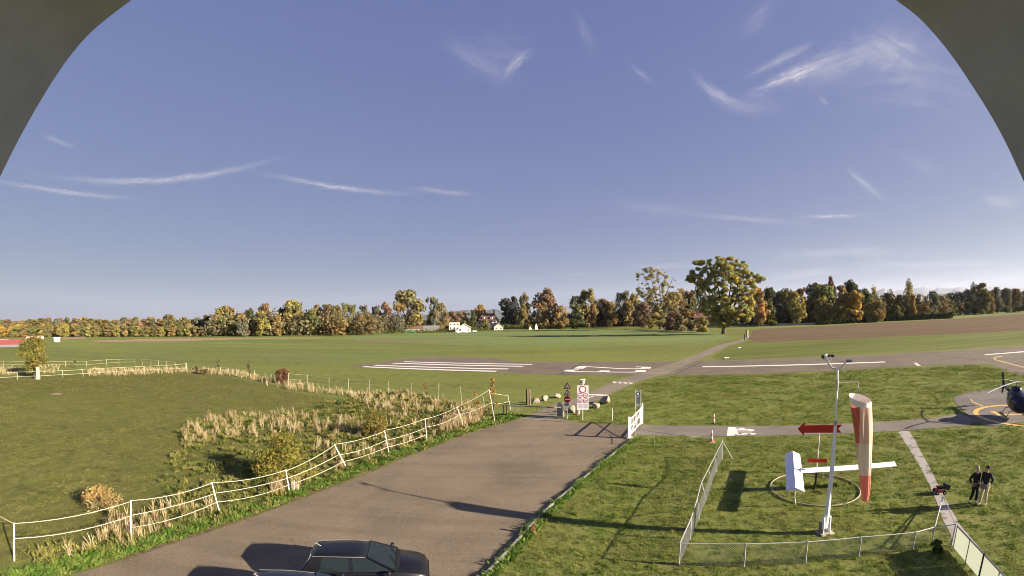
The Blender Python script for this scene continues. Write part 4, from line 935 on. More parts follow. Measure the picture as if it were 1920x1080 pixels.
# ------------------------------------------------------------------ fences
def stick(b, a, c, w, n=6): b.tube([tuple(a), tuple(c)], w, n)
def post_at(px_base, px_top, hmin=.4):
    p = at(*px_base); dist = p.length; d = ray(*px_top); h = CAMH + d.z/math.hypot(d.x, d.y)*dist
    side = Vector((-p.y, p.x, 0)).normalized()*-1
    lat = (math.atan2(d.x, d.y)-math.atan2(p.x, p.y))*dist
    return p, p + side*lat + Vector((0, 0, max(hmin, h)))
def tape_fence(name, label, posts, heights, pw, mat_post, mat_tape, tw=.045, sag=.05, cat='fence', r=None, tape='tape', skip=()):
    P = [post_at(b, t) for b, t in posts]; o0 = P[0][0]; r = r or random.Random(5)
    t = thing(name, label, cat, o0)
    for a, b in P:
        m = MB(); m.box(((a+b)/2-o0), (pw, pw, (b-a).length), rot=(b-a).to_track_quat('Z', 'Y').to_matrix()); m.build('post', mat_post, t)
    for k, h in enumerate(heights):
        m = MB(); pts = []
        for i in range(len(P)-1):
            if (k, i) in skip: 
                continue
            a0, a1 = P[i]; b0, b1 = P[i+1]
            A = a0.lerp(a1, min(1, h*(1+r.uniform(-.04, .04)))); B = b0.lerp(b1, min(1, h)); sg = sag*r.uniform(.6, 1.6)*(A-B).length/4
            prev = A
            for j in range(1, 7):
                u = j/6; q = A.lerp(B, u)-Vector((0, 0, sg*4*u*(1-u)*.6)); m.beam(prev-o0, q-o0, .012, tw); prev = q
        m.build(tape, mat_tape, t)
    return t
road_fence = tape_fence('tape_fence', 'white tape horse fence with leaning posts along the left edge of the road',
  [((27, 1052), (26.5, 980)), ((246.5, 1010), (245.5, 938)), ((411, 957), (397, 904)), ((543, 922), (536, 880)), ((651, 879), (627, 833)), ((730, 851), (721, 807)), ((801, 828), (797, 784)), ((869, 799), (857, 762)), ((928.5, 793), (917, 729)), ((958, 769), (952, 740))],
  [.97, .6, .3], .058, M_offwhite, M_tape, .023, .16, skip={(2, 0), (2, 6), (2, 7), (2, 8), (0, 99)})
# the corner post's own stay wire and the spans that leave the picture
m = MB(); o0 = road_fence.location; a = post_at((27, 1052), (26.5, 980))
b2 = post_at((-70, 1000), (-70, 930)); m.box((b2[0]+b2[1])/2-o0, (.085, .085, 1.4)); m.build('post', M_offwhite, road_fence)
m = MB(); m.beam(a[1]-o0-Vector((0, 0, .05)), b2[1]-o0, .012, .03); m.build('tape', M_tape, road_fence)
stubp = post_at((551, 921), (549.5, 896)); tstub = thing('wooden_stub', 'short pale wooden stub at the foot of the roadside bush', 'post', stubp[0])
MB().box((0, 0, .28), (.16, .14, .56)).build('post', M_wood, tstub); MB().box((.2, .05, .2), (.12, .12, .4)).build('block', M_wood, tstub)
tape_fence('wire_fence', 'slim-posted wire fence running from the paddock corner to the road',
  [((350, 697), (350, 680)), ((363, 697), (362, 684)), ((382, 699), (382, 686)), ((398, 700), (398, 687)), ((413, 701), (413, 688)), ((429, 701), (428, 689)), ((444, 704), (444, 691)), ((461, 706), (461, 693)), ((477, 708), (477, 694)), ((497, 712), (497, 697)), ((502, 724), (500, 712)), ((541, 729), (541, 699)), ((577, 724), (577, 702)), ((617, 727), (617, 707)),
   ((653, 733), (654, 709)), ((692.5, 735), (692.5, 711)), ((728, 739), (728, 715)), ((771, 745), (771, 718)), ((822.5, 749), (823, 718)), ((866, 755), (863, 724)), ((910, 765), (905, 742))],
  [.93, .62, .3], .06, M_rail, M_galv, .012, .03, tape='wire')
tape_fence('rail_fence', 'pale rail fence crossing behind the lone tree, nearer of the two on the left',
  [((-50, 716), (-50, 701)), ((33, 712), (32, 697)), ((68, 711), (67, 696)), ((118, 708), (117, 694)), ((156, 706), (155, 692)), ((195, 703), (195, 690)), ((235, 700), (234, 688)), ((272, 698), (270, 686)), ((312, 697), (311, 684)), ((350, 696), (349, 681))],
  [.95, .4], .08, M_rail, M_rail, .05, .02, tape='rail')
tape_fence('rail_fence', 'pale rail fence farther back in the left meadow, ending at the paddock corner',
  [((-50, 691), (-50, 679)), ((7, 688), (7, 676.5)), ((62, 688), (62, 677)), ((123, 688), (123, 677)), ((163, 689), (162, 677)), ((200, 686), (200, 674)), ((223, 684), (223, 673)), ((253, 683), (253, 672.5)), ((267, 685), (266, 673)), ((283, 686), (283, 674)), ((297, 687), (297, 676)), ((313, 688), (312, 677)), ((330, 689), (329, 679)), ((348, 692), (347, 680))],
  [.95, .45], .06, M_rail, M_rail, .035, .02, tape='rail')
tape_fence('rope_fence', 'low rope fence on slim posts between the white gate and the cones',
  [((1192, 818), (1192, 801)), ((1227, 836), (1226.5, 808)), ((1285, 844), (1285, 815)), ((1331, 829), (1331, 821))], [.93], .045, M_tape, M_grey, .025, .06, tape='rope')
sp = post_at((1148, 789), (1148, 767)); t = thing('slim_post', 'single slim white post in the grass right of the sign board', 'post', sp[0]); b = MB(); stick(b, (0, 0, 0), sp[1]-sp[0], .035, 6); b.build('shaft', M_offwhite, t); MB().sphere(sp[1]-sp[0], .045, 8, 6).build('cap', M_offwhite, t)
for i, (bx, tx, lab) in enumerate([((1003, 742), (1003, 731), 'x')]): pass

# chain-link enclosure round the wind tee
M_link = pm('chain_link_wire', (.40, .41, .36), .5, .3)
def chain_fence(label, posts, strut=None, spacing=.075, top=True):
    P = [post_at(b, t) for b, t in posts]; o0 = P[0][0]; t = thing('chain_link_fence', label, 'fence', o0)
    for a, b in P:
        m = MB(); stick(m, a-o0, b-o0+Vector((0, 0, .03)), .028, 8); m.build('post', M_galv, t)
    m = MB()
    for (a0, a1), (b0, b1) in zip(P[:-1], P[1:]): stick(m, a1-o0, b1-o0, .019, 6)
    m.build('top_rail', M_galv, t)
    m = MB(); m.m
    for (a0, a1), (b0, b1) in zip(P[:-1], P[1:]):
        L = (b0-a0).length; H = ((a1-a0).length+(b1-b0).length)/2-.03; n = int((L+H)/spacing)
        for s_ in (1, -1):
            for k in range(n):
                u0 = k*spacing-(H if s_ > 0 else 0); u1 = u0+H
                # line from (u0, 0) to (u1, H) clipped to 0..L
                ua, ub = max(0, u0), min(L, u1)
                if ub-ua < .02: continue
                za, zb = (ua-u0), (ub-u0)
                if s_ < 0: za, zb = H-za, H-zb
                A = a0.lerp(b0, ua/L)+Vector((0, 0, za+.03)); B = a0.lerp(b0, ub/L)+Vector((0, 0, zb+.03))
                d = (B-A).normalized(); nn = Vector((-d.y, d.x, 0)).normalized()*.0022 if abs(d.x)+abs(d.y) > .01 else Vector((.002, 0, 0)); w = d.cross(nn).normalized()*.0022
                m.face([A-o0+nn, A-o0-nn, B-o0-nn, B-o0+nn]); m.face([A-o0+w, A-o0-w, B-o0-w, B-o0+w])
    o = m.build('wire_mesh', M_link, t); o['kind'] = 'stuff'
    if strut:
        for a, b in strut: mm = MB(); stick(mm, Vector(a)-o0, Vector(b)-o0, .022, 6); mm.build('stay', M_galv, t)
    return t
ptop = post_at((1354, 861), (1355, 827))[1]
chain_fence('chain-link fence running away from the camera, left side of the wind tee lawn',
  [((1273, 1060), (1275, 1018)), ((1294, 1012), (1296, 971)), ((1311, 973), (1307, 936)), ((1324, 939), (1315, 905)), ((1334, 908), (1328, 880)), ((1343, 884), (1340, 856)), ((1354, 861), (1355, 827))],
  [(ptop, at(1374, 861))])
chain_fence('chain-link fence across the bottom of the photo, front side of the wind tee lawn',
  [((1273, 1060), (1275, 1018.5)), ((1395, 1063), (1398, 1020)), ((1510, 1056), (1514, 1016)), ((1610, 1044), (1615, 1007)), ((1711, 1031), (1717, 998)), ((1747, 1020), (1753, 988)), ((1784, 1022), (1792, 983))], spacing=.085)
gt = at(1766, 943); ga = post_at((1747, 1020), (1753, 988)); gb = post_at((1784, 1022), (1792, 983))
t = thing('open_gate', 'small triangular swung-open gate of steel tube beside the mower', 'gate', ga[0]); g0 = ga[0]
gtop = gt+Vector((0, 0, .25))
for A, B in ((ga[1], gtop+Vector((0, 0, .1))), (gb[1], gtop+Vector((0, 0, .1)))): m = MB(); stick(m, A-g0, B-g0, .02); m.build('rail', M_galv, t)
m = MB(); stick(m, gt-g0, gtop+Vector((0, 0, .15))-g0, .022); m.build('post', M_galv, t)
# white panelled fence at the lower right
M_panel = pm('frosted_panel', (.5, .54, .48), .5, spec=.3)
_T = NT(M_panel.node_tree); _tl = _T.add('ShaderNodeBsdfTranslucent'); _tl.inputs[0].default_value = (.7, .74, .66, 1); _mx = _T.add('ShaderNodeMixShader'); _mx.inputs[0].default_value = .5
_T.l.new(_T.n['Principled BSDF'].outputs[0], _mx.inputs[1]); _T.l.new(_tl.outputs[0], _mx.inputs[2]); _T.l.new(_mx.outputs[0], _T.n['Material Output'].inputs[0])
pa, pb = at(1787, 1030), at(1812, 1060); pd = (pb-pa).normalized()
t = thing('panel_fence', 'white panelled windbreak fence with dark posts at the lower right', 'fence', pa)
PL = 1.12; ang = math.atan2(pd.y, pd.x)
for i in range(5):
    A = pd*(PL*i); B = pd*(PL*(i+1)); mid = (A+B)/2
    MB().box((mid.x, mid.y, .49), (PL-.06, .018, .82), ang).build('panel', M_panel, t)
    m = MB(); stick(m, A+Vector((0, 0, 0)), A+Vector((0, 0, .98)), .045 if i == 2 else .022, 8); m.build('post', M_dark if i == 2 else M_grey, t)
m = MB(); stick(m, Vector((0, 0, .94)), pd*PL*5+Vector((0, 0, .94)), .03); m.build('top_rail', M_grey, t)

# ------------------------------------------------------------------ white gate, portal sign, barrier
ga, gb = post_at((1180, 822), (1180, 783)), post_at((1204, 795), (1204, 758))
t = thing('white_gate', 'white metal gate with upright bars, standing open beside the road', 'gate', ga[0]); g0 = ga[0]
MB().box((0, 0, .8), (.22, .22, 1.62)).build('gate_post', M_white, t); q = gb[0]-g0; MB().box((q.x, q.y, .86), (.12, .12, 1.74)).build('gate_post', M_white, t)
dv = q.normalized(); Lg = q.length; a0 = dv*.15
for z0, z1, w in ((1.38, 1.42, .075), (.22, .26, .075), (.85, .88, .045)): m = MB(); m.beam(a0+Vector((0, 0, z0)), q-dv*.08+Vector((0, 0, z1)), .06, w); m.build('rail', M_white, t)
for i in range(9): p = dv*(.35+(Lg-.6)*i/8); m = MB(); m.beam(p+Vector((0, 0, .25)), p+Vector((0, 0, 1.38)), .026, .026); m.build('bar', M_white, t)
m = MB(); m.beam(a0+Vector((0, 0, .28)), q-dv*.08+Vector((0, 0, 1.36)), .04, .04); m.build('brace', M_white, t)
MB().box((0, 0, .05), (.5, .42, .1)).build('footing', M_conc, t)
# slender portal with a narrow notice
pq = at(1196, 797); t = thing('notice_post', 'tall narrow two-legged notice with a round symbol, behind the white gate', 'sign', pq)
vd = math.atan2(pq.y, pq.x)-math.pi/2
def loc2(x, y, z): return Vector((math.cos(vd)*x-math.sin(vd)*y, math.sin(vd)*x+math.cos(vd)*y, z))
for sx in (-.21, .21): m = MB(); stick(m, loc2(sx, 0, 0), loc2(sx, 0, 2.95), .03); m.build('leg', M_offwhite, t)
M_notice = pm('notice_grey', (.42, .43, .44), .6, var=.1, vscale=8)
MB().box(loc2(0, 0, 2.25), (.36, .03, 1.25), vd).build('notice_panel', M_notice, t)
MB().disc(loc2(0, -.02, 2.62), loc2(0, -1, 0), .15, .01, 20, .1).build('ring_symbol', M_dark, t); MB().disc(loc2(0, -.02, 2.62), loc2(0, -1, 0), .1, .008, 20).build('disc_symbol', M_white, t)
for k in range(9): MB().box(loc2(random.Random(k).uniform(-.02, .02), -.02, 2.36-k*.065), (.26, .008, .022), vd).build('text_line', M_dark, t)

# big prohibition board
pb_ = at(1093, 788); t = thing('sign_board', 'white board with one big and four small red-ringed signs beside the road end', 'sign', pb_)
vd = math.atan2(pb_.y, pb_.x)-math.pi/2
for sx in (-.02,): m = MB(); m.beam(loc2(sx, .05, 0), loc2(sx, .05, 3.05), .1, .1); m.build('post', M_galv, t)
MB().box(loc2(0, 0, 2.0), (1.0, .035, 2.14), vd).build('board', pm('board_white', (.66, .66, .66), .5), t)
M_sred = pm('sign_red', (.30, .012, .03), .5); M_sblk = pm('sign_black', (.03, .03, .035), .6)
nv = loc2(0, -1, 0)
def roundel(x, z, R, name='round_sign', sym=None):
    o = MB().disc(loc2(x, -.02, z), nv, R, .012, 28, R*.76).build(name, M_sred, t); MB().disc(loc2(x, -.02, z), nv, R*.76, .009, 28).build('sign_face', M_white, o)
    if sym: s_ = MB(); sym(s_, x, z, R); s_.build('symbol', M_sblk, o)
roundel(0, 2.73, .30)
def plane(b, x, z, R):
    b.slab([loc2(x+u*R, -.033, z+v*R) for u, v in ((-.5, .05), (0, .12), (.5, .05), (.5, -.05), (.08, -.06), (.06, -.3), (.2, -.38), (-.2, -.38), (-.06, -.3), (-.08, -.06), (-.5, -.05))], nv, .006)
def person_sym(b, x, z, R):
    b.disc(loc2(x, -.033, z+R*.38), nv, R*.12, .006, 10); b.slab([loc2(x+u*R, -.033, z+v*R) for u, v in ((-.12, .25), (.12, .25), (.3, -.02), (.1, 0), (.22, -.5), (.05, -.5), (0, -.12), (-.08, -.5), (-.22, -.5), (-.1, 0), (-.3, -.02))], nv, .006)
def bike(b, x, z, R):
    for u in (-.28, .28): b.disc(loc2(x+u*R, -.033, z-R*.15), nv, R*.22, .006, 14, R*.15)
    b.slab([loc2(x+u*R, -.033, z+v*R) for u, v in ((-.28, -.15), (-.1, .2), (.2, .2), (.28, -.12), (.2, -.12), (.12, .12), (-.04, .12), (-.2, -.15))], nv, .006)
def dog(b, x, z, R):
    b.slab([loc2(x+u*R, -.033, z+v*R) for u, v in ((-.45, .25), (-.3, .1), (.2, .1), (.3, .32), (.5, .2), (.38, .05), (.3, -.4), (.2, -.4), (.14, -.1), (-.2, -.1), (-.28, -.4), (-.38, -.4), (-.36, .05))], nv, .006)
for (x, z, sy) in ((-.245, 2.2, plane), (.245, 2.2, bike), (-.245, 1.74, person_sym), (.245, 1.74, dog)): roundel(x, z, .205, sym=sy)
for k in range(4):
    for j in range(2): MB().box(loc2(-.22+.44*j+(.03*k % .05), -.022, 1.37-.085*k), (.36, .008, .03), vd).build('text_line', pm('board_text', (.16, .16, .2), .6), t)
MB().box(loc2(0, -.021, 1.43), (.9, .006, .012), vd).build('rule', pm('board_text', (.16, .16, .2), .6), t)
t2 = thing('floodlight', 'white lamp head with a dark face on top of the white sign board', 'lamp', pb_)
m = MB(); stick(m, loc2(.0, .05, 3.05), loc2(.03, .05, 3.3), .05); m.build('stem', M_white, t2)
MB().box(loc2(.03, 0, 3.42), (.34, .3, .3), vd).build('housing', M_white, t2); MB().box(loc2(-.1, -.16, 3.4), (.16, .03, .2), vd).build('lens', M_dark, t2); MB().box(loc2(.02, -.02, 3.59), (.42, .42, .05), vd+.1).build('hood', M_white, t2)

# warning signs post
pt = at(1064, 786); t = thing('road_sign_post', 'post with two warning triangles above a red no-entry disc and small plate', 'sign', pt); vd = math.atan2(pt.y, pt.x)-math.pi/2; nv = loc2(0, -1, 0)
m = MB(); stick(m, loc2(0, .04, 0), loc2(0, .04, 3.2), .035, 8); m.build('post', M_galv, t)
def tri(z, sym):
    R = .38; P = [loc2(math.cos(a)*R, -.01, z+math.sin(a)*R) for a in (math.pi/2, math.pi/2+2.0944, math.pi/2+4.18879)]
    o = MB().slab(P, nv, .015).build('warning_triangle', pm('warning_red', (.17, .015, .025), .5), t)
    P2 = [loc2(math.cos(a)*R*.66, -.028, z+math.sin(a)*R*.66) for a in (math.pi/2, math.pi/2+2.0944, math.pi/2+4.18879)]
    MB().slab(P2, nv, .006).build('sign_face', M_white, o); b = MB(); sym(b, 0, z-.05, .26); b.build('symbol', M_sblk, o)
tri(2.92, plane); tri(2.32, lambda b, x, z, R: b.slab([loc2(x+u*R, -.036, z+v*R) for u, v in ((-.45, -.2), (-.4, .05), (-.2, .1), (-.1, .25), (.2, .25), (.3, .1), (.45, .02), (.45, -.2))], nv, .006))
o = MB().disc(loc2(0, -.01, 1.78), nv, .3, .015, 28).build('no_entry_disc', M_sred, t); MB().box(loc2(0, -.032, 1.78), (.42, .01, .1), vd).build('white_bar', M_white, o)
o = MB().box(loc2(0, -.01, 1.33), (.52, .02, .3), vd).build('plate', pm('plate_teal', (.35, .42, .38), .6), t)
b = MB()
for k in range(3): b.box(loc2(-.15+.15*k, -.024, 1.33), (.08, .006, .14), vd)
for k in range(3): MB().box(loc2(-.16+.16*k, -.024, 1.33), (.08, .006, .14), vd).build('plate_mark', M_sblk, o)

# barrier cabinet and boom
pc = at(1050, 783); t = thing('barrier', 'road barrier: round-topped dark cabinet with a lowered boom across the path', 'barrier', pc); vd = math.atan2(pc.y, pc.x)-math.pi/2
b = MB(); prof = [(-.24, 0), (.24, 0)] + [(.24*math.cos(a), 1.12+.24*math.sin(a)) for a in [math.pi*k/10 for k in range(11)]]
b.loft([[loc2(u, y, z) for u, z in prof] for y in (-.2, .22)]); b.build('cabinet', pm('cabinet_grey', (.055, .055, .06), .5), t)
MB().box(loc2(0, -.215, .65), (.36, .02, .8), vd).build('door', M_dark, t)
MB().box(loc2(.33, -.1, .3), (.1, .16, .6), vd).build('support', M_offwhite, t)
bl = at(948, 781)-pc; e1 = loc2(.1, -.3, .98); e0 = Vector((bl.x, bl.y, 1.02)); bd = (e0-e1)
NB = 8
for k in range(NB): m = MB(); m.beam(e1+bd*(k/NB), e1+bd*((k+1)/NB), .06, .1); m.build('boom_section', M_grey if k > 2 else (M_redc if k % 2 else M_offwhite), t)
for k in range(22):
    if k < 2: continue
    p = e1+bd*(k/23); m = MB(); stick(m, p, p-Vector((0, 0, .5+.0*k)), .012, 4); m.build('hanging_rod', M_grey, t)
m = MB(); m.beam(e1+bd*.08-Vector((0, 0, .5)), e1+bd*.96-Vector((0, 0, .5)), .02, .02); m.build('lower_rail', M_grey, t)
MB().box(e1+bd*.16-Vector((0, 0, .62)), (.6, .05, .06), vd).build('foot_plate', M_dark, t)
for k, x in enumerate((944.5, 950)):
    q = post_at((x, 781), (x, 759)); tt = thing('rest_post', ('left' if k == 0 else 'right') + ' one of two dark posts that catch the barrier boom', 'post', q[0]); m = MB(); m.box((0, 0, .52), (.1, .1, 1.04)); m.build('shaft', M_dark, tt); MB().box((0, 0, 1.06), (.14, .14, .05)).build('cap', M_dark, tt)
q = post_at((990, 759), (989, 728)); t = thing('timber_post', 'thick upright timber post in the grass left of the boulders', 'post', q[0]); MB().box((0, 0, .82), (.3, .28, 1.64), .5).build('shaft', M_darkwood, t); MB().box((.16, -.02, .82), (.06, .26, 1.62), .5).build('pale_side', M_wood, t)  # thin slab of paler wood on the right side of the dark post

# boulders
def boulder(label, x, yb, wpx, hpx, seed):
    p = at(x, yb); s = p.length/F; r = random.Random(seed); me_b = MB(); W, H = wpx*s/2, hpx*s/2
    me = bpy.data.meshes.new('boulder'); import bmesh as bm_
    bb = bm_.new(); bm_.ops.create_icosphere(bb, subdivisions=3, radius=1)
    cuts = [(Vector((r.gauss(0, 1), r.gauss(0, 1), r.gauss(0, 1))).normalized(), r.uniform(.55, .85)) for _ in range(11)]
    for v in bb.verts:
        for n, d in cuts:
            k = v.co.dot(n)
            if k > d: v.co -= n*(k-d)*.92
        v.co += Vector((r.uniform(-1, 1), r.uniform(-1, 1), r.uniform(-1, 1)))*.02
        v.co = Vector((v.co.x*W*1.15, v.co.y*W*.95, v.co.z*H*1.25))
    bb.to_mesh(me); bb.free(); me.materials.append(M_stone)
    o = bpy.data.objects.new('boulder', me); COL.objects.link(o); o.location = p+Vector((0, 0, H*.8)); o.rotation_euler = (0, 0, r.uniform(0, 6))
    tag(o, label, 'boulder', 'boulders beside the path')
boulder('leftmost boulder, left of the path next to the timber post', 1005, 756, 15, 11, 1)
boulder('middle boulder of the three left of the path', 1021.5, 751, 15, 10, 2)
boulder('flat boulder farthest along on the left of the path', 1045, 746, 18, 9, 3)
boulder('biggest boulder, dark on one side, right of the sign board', 1136, 757, 24, 15, 4)
boulder('yellowish boulder just right of the foot of the sign board', 1117, 765, 17, 12, 5)
boulder('dark boulder between the sign post and the sign board', 1072, 773, 19, 14, 6)
boulder('small pale boulder at the foot of the sign board', 1084, 777, 9, 9, 7)

# tall cones on the taxiway edge
def cone(label, x, yb, yt, base):
    p, tp = post_at((x, yb), (x, yt)); h = tp.z; t = thing('marker_cone', label, 'cone', p, 0, 'tall marker cones by the taxiway')
    for k in range(4):
        z0, z1 = .05+(h-.05)*k/4, .05+(h-.05)*(k+1)/4; r0, r1 = .11-.08*k/4, .11-.08*(k+1)/4
        m = MB(); m.tube([(0, 0, z0), (0, 0, z1)], [r0, r1], 14); m.build('stripe', M_white if k % 2 else pm('pale_red_plastic', (.5, .2, .16), .6), t, True)
    MB().box((0, 0, .025), (.3, .3, .05) if not base else (.42, .36, .05)).build('base', pm('pinkish_foot', (.5, .26, .22), .7) if base else M_black, t)
cone('slim red and white cone on the far side of the taxiway', 1338.5, 795, 776, 0)
cone('slim red and white cone on the near side of the taxiway with a pinkish foot', 1334.5, 829, 807, 1)

# ------------------------------------------------------------------ wind mast and windsock
mb, mt = at(1546, 999), at(1571, 678, 7.05)
t = thing('wind_mast', 'tall tapering white mast with wind instruments on a forked top', 'mast', mb)
def rel(v): return Vector(v)-mb
lean = Vector((0, 0, 1))
m = MB(); rr = []
for z, r in ((.25, .115), (2, .10), (3.6, .08), (4.6, .06)):
    rr.append([Vector((math.cos(a)*r, math.sin(a)*r, z)) for a in [math.pi*2*k/8+.39 for k in range(8)]])
m.loft(rr); m.build('lower_pole', M_white, t)
m = MB(); stick(m, (0, 0, 4.6), (0, 0, 6.75), .042, 10); m.build('upper_pole', M_white, t)
MB().tube([(0, 0, 4.55), (0, 0, 4.72)], .08, 10).build('collar', M_galv, t); MB().tube([(0, 0, 5.9), (0, 0, 6.35)], .055, 10).build('collar', M_tape, t)
for s_ in (-1, 1): MB().slab([(s_*.15-.0, -.16, 0), (s_*.15, .16, 0), (s_*.15, .08, .75), (s_*.15, -.08, .75)], (s_, 0, 0), .03).build('hinge_plate', M_white, t)
MB().box((0, 0, .03), (.62, .55, .06)).build('base_plate', M_conc, t); MB().box((-.24, 0, .25), (.03, .22, .5)).build('hinge_plate', M_grey, t)
vd = math.atan2(mb.y, mb.x)-math.pi/2
m = MB(); m.tube([loc2(-.42, 0, 7.12), loc2(-.38, 0, 6.98), loc2(-.2, 0, 6.78), loc2(0, 0, 6.74), loc2(.15, 0, 6.76), loc2(.3, 0, 6.98)], .035, 8); m.build('yoke', M_offwhite, t)
MB().tube([loc2(-.42, 0, 7.06), loc2(-.5, 0, 7.3)], [.06, .1], 10).build('lamp_head', M_white, t); MB().sphere(loc2(-.55, .0, 7.22), .09, 10, 8).build('lamp_face', M_dark, t)
o = MB().sphere(loc2(-.22, .0, 7.25), .06, 10, 8).build('anemometer_hub', M_dark, t)
m = MB(); stick(m, loc2(-.3, 0, 7.02), loc2(-.22, 0, 7.25), .015); m.build('stem', M_offwhite, o)
for k in range(3):
    a = k*2.094+.4; c = loc2(-.22, 0, 7.25)+Vector((math.cos(a), math.sin(a), 0))*.11; MB().sphere(c, .05, 8, 6).build('cup', M_dark, o)
o = MB().slab([loc2(.32, .05, 6.98), loc2(.56, .05, 6.98), loc2(.54, .05, 7.1), loc2(.34, .05, 7.1)], loc2(0, 1, 0), .012).build('vane_fin', pm('blue_grey', (.2, .26, .3), .5), t)
m = MB(); stick(m, loc2(.02, .05, 7.04), loc2(.72, .05, 7.04), .012); m.build('vane_rod', M_grey, o)
HZ = 6.2
ax = rel(at(1571, 714, HZ)); ex = rel(at(1609.5, 716, HZ)); m = MB(); stick(m, Vector((0, 0, HZ)), Vector((ex.x, ex.y, HZ)), .013); m.build('sock_arm', M_galv, t)
# sock
ring_c = at(1612.5, 746, 5.62); tip = at(1622, 937, 1.35)
ws = thing('windsock', 'faded red and white windsock hanging limp from the mast arm', 'windsock', ring_c)
swz = mb+Vector((ex.x, ex.y, HZ))
def cloth(z0, z1, n=8, inner=False):
    rings = []
    for j in range(n+1):
        u = z0+(z1-z0)*j/n
        c = (ring_c.lerp(tip, u))-ring_c; R = .44*(1-u)+.14*u
        if u > .92: R *= 1-(u-.92)*2.5
        row = []
        for k in range(48):
            a = 2*math.pi*k/48
            f = 1+.16*u**.5*math.sin(3*a+1.2+u*1.2)+.09*min(1, u*3)*math.sin(7*a+2*u)+.05*math.sin(11*a-3*u)*u
            fl = 1-.25*min(1, u*1.5)
            x, y = math.cos(a)*R*f, math.sin(a)*R*f*fl
            z = -.0
            if u < .12: z = -.13*(1-u/.12)*math.cos(a-2.6)*-1
            row.append(c+loc2(x, y, z+(.1*math.sin(a*1+.5) if u > .97 else 0)))
        rings.append(row)
    m = MB(); m.loft(rings, False); return m
def cloth_mat(name, col, fade, sunlit_tone=(.68, .56, .45)):      # right half painted paler: sunlight on that side is put into the cloth colour
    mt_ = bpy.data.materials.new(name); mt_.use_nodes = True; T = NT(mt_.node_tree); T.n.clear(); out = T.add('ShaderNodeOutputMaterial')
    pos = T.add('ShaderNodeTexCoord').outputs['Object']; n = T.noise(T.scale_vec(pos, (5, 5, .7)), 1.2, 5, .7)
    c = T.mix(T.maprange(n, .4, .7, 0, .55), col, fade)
    right = T.dot(pos, loc2(1, -.15, 0)); c = T.mix(T.math('MULTIPLY', T.maprange(T.math('ADD', right, T.math('MULTIPLY', T.math('SUBTRACT', n, .5), .12)), .04, .09), .72), c, sunlit_tone); df = T.add('ShaderNodeBsdfDiffuse'); tl = T.add('ShaderNodeBsdfTranslucent'); mx = T.add('ShaderNodeMixShader'); mx.inputs[0].default_value = .3
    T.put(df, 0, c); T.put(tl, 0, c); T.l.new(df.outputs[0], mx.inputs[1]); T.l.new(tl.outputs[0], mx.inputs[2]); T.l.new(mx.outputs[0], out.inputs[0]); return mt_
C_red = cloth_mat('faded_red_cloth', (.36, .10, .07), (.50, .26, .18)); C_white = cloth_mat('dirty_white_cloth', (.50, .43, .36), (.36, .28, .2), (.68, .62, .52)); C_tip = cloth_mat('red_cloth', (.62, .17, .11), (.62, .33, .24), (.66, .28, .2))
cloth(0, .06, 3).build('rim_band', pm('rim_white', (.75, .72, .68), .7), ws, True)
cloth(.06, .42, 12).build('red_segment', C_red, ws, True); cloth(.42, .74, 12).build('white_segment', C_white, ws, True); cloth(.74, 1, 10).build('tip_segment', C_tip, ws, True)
for k in range(4):
    a = k*math.pi/2+.4; m = MB(); stick(m, loc2(math.cos(a)*.46, math.sin(a)*.46, -.1*math.cos(a-2.6)*-1), swz-ring_c-Vector((0, 0, .22)), .006, 4); m.build('bridle', M_grey, ws)
m = MB(); stick(m, swz-ring_c, swz-ring_c-Vector((0, 0, .24)), .015); m.build('swivel', M_galv, ws)

# ------------------------------------------------------------------ landing tee on its ring
rc = Vector((14.6, 19.0, 0)); RR = 2.3
o = thing('tee_ring', 'rusty steel ring lying in the grass under the white landing tee', 'ring', rc)
for s0 in range(4):
    m = MB(); m.tube([(math.cos(a)*RR, math.sin(a)*RR, .05) for a in [2*math.pi*(s0+k/14)/4 for k in range(15)]], .033, 6); m.build('ring_segment', pm('weathered_steel', (.30, .26, .19), .7, var=.3), o, True)
for k in range(8): a = k*math.pi/4; MB().box((math.cos(a)*RR, math.sin(a)*RR, .02), (.1, .1, .08), a).build('foot', M_grey, o)
t = thing('landing_tee', 'white T-shaped landing direction indicator with ridged top on short legs', 'landing tee', rc)
HT = 1.0
c0, c1 = at(1486, 851, HT)-rc, at(1491, 921, HT)-rc; s1 = at(1677, 871, HT)-rc; jn = (at(1499, 884, HT)-rc)
def ridge_beam(a, b, w, name, h=.17):
    d = (b-a); L = d.length; d.normalize(); n = Vector((-d.y, d.x, 0))*w; u = Vector((0, 0, h)); out = []
    for sg in (1, -1):
        m = MB(); nt = 6
        m.slab([a+n*sg, b+n*sg, b+u, a+u], (n*sg+Vector((0, 0, .6))).normalized()*-1, .02); m.build(name, M_white, t)
    for e, f_ in ((a, 1), (b, -1)):
        m = MB(); m.slab([e+n, e-n, e+u], d*f_, .02); m.build('end_cap', M_white, t)
ridge_beam(c0, c1, .42, 'crossbar_panel'); ridge_beam(jn+(s1-jn).normalized()*.02, s1, .26, 'stem_panel')
m = MB(); m.beam((c0+c1)/2, s1, .06, .08); m.build('spine', M_grey, t)
m = MB(); stick(m, (0, 0, 0), (0, 0, HT), .05); m.build('pivot', M_dark, t)
for e, z in ((c1*.9+c0*.1, 0), ): m = MB(); m.tube([(e.x, e.y, HT), (e.x+.03, e.y, .45), (e.x+.1, e.y-.05, .12)], .035, 6); m.build('leg', M_offwhite, t)
m = MB(); stick(m, Vector((s1.x*.97, s1.y*.97, HT)), Vector((s1.x*.97-.15, s1.y*.97, .05)), .015); m.build('leg', M_galv, t)
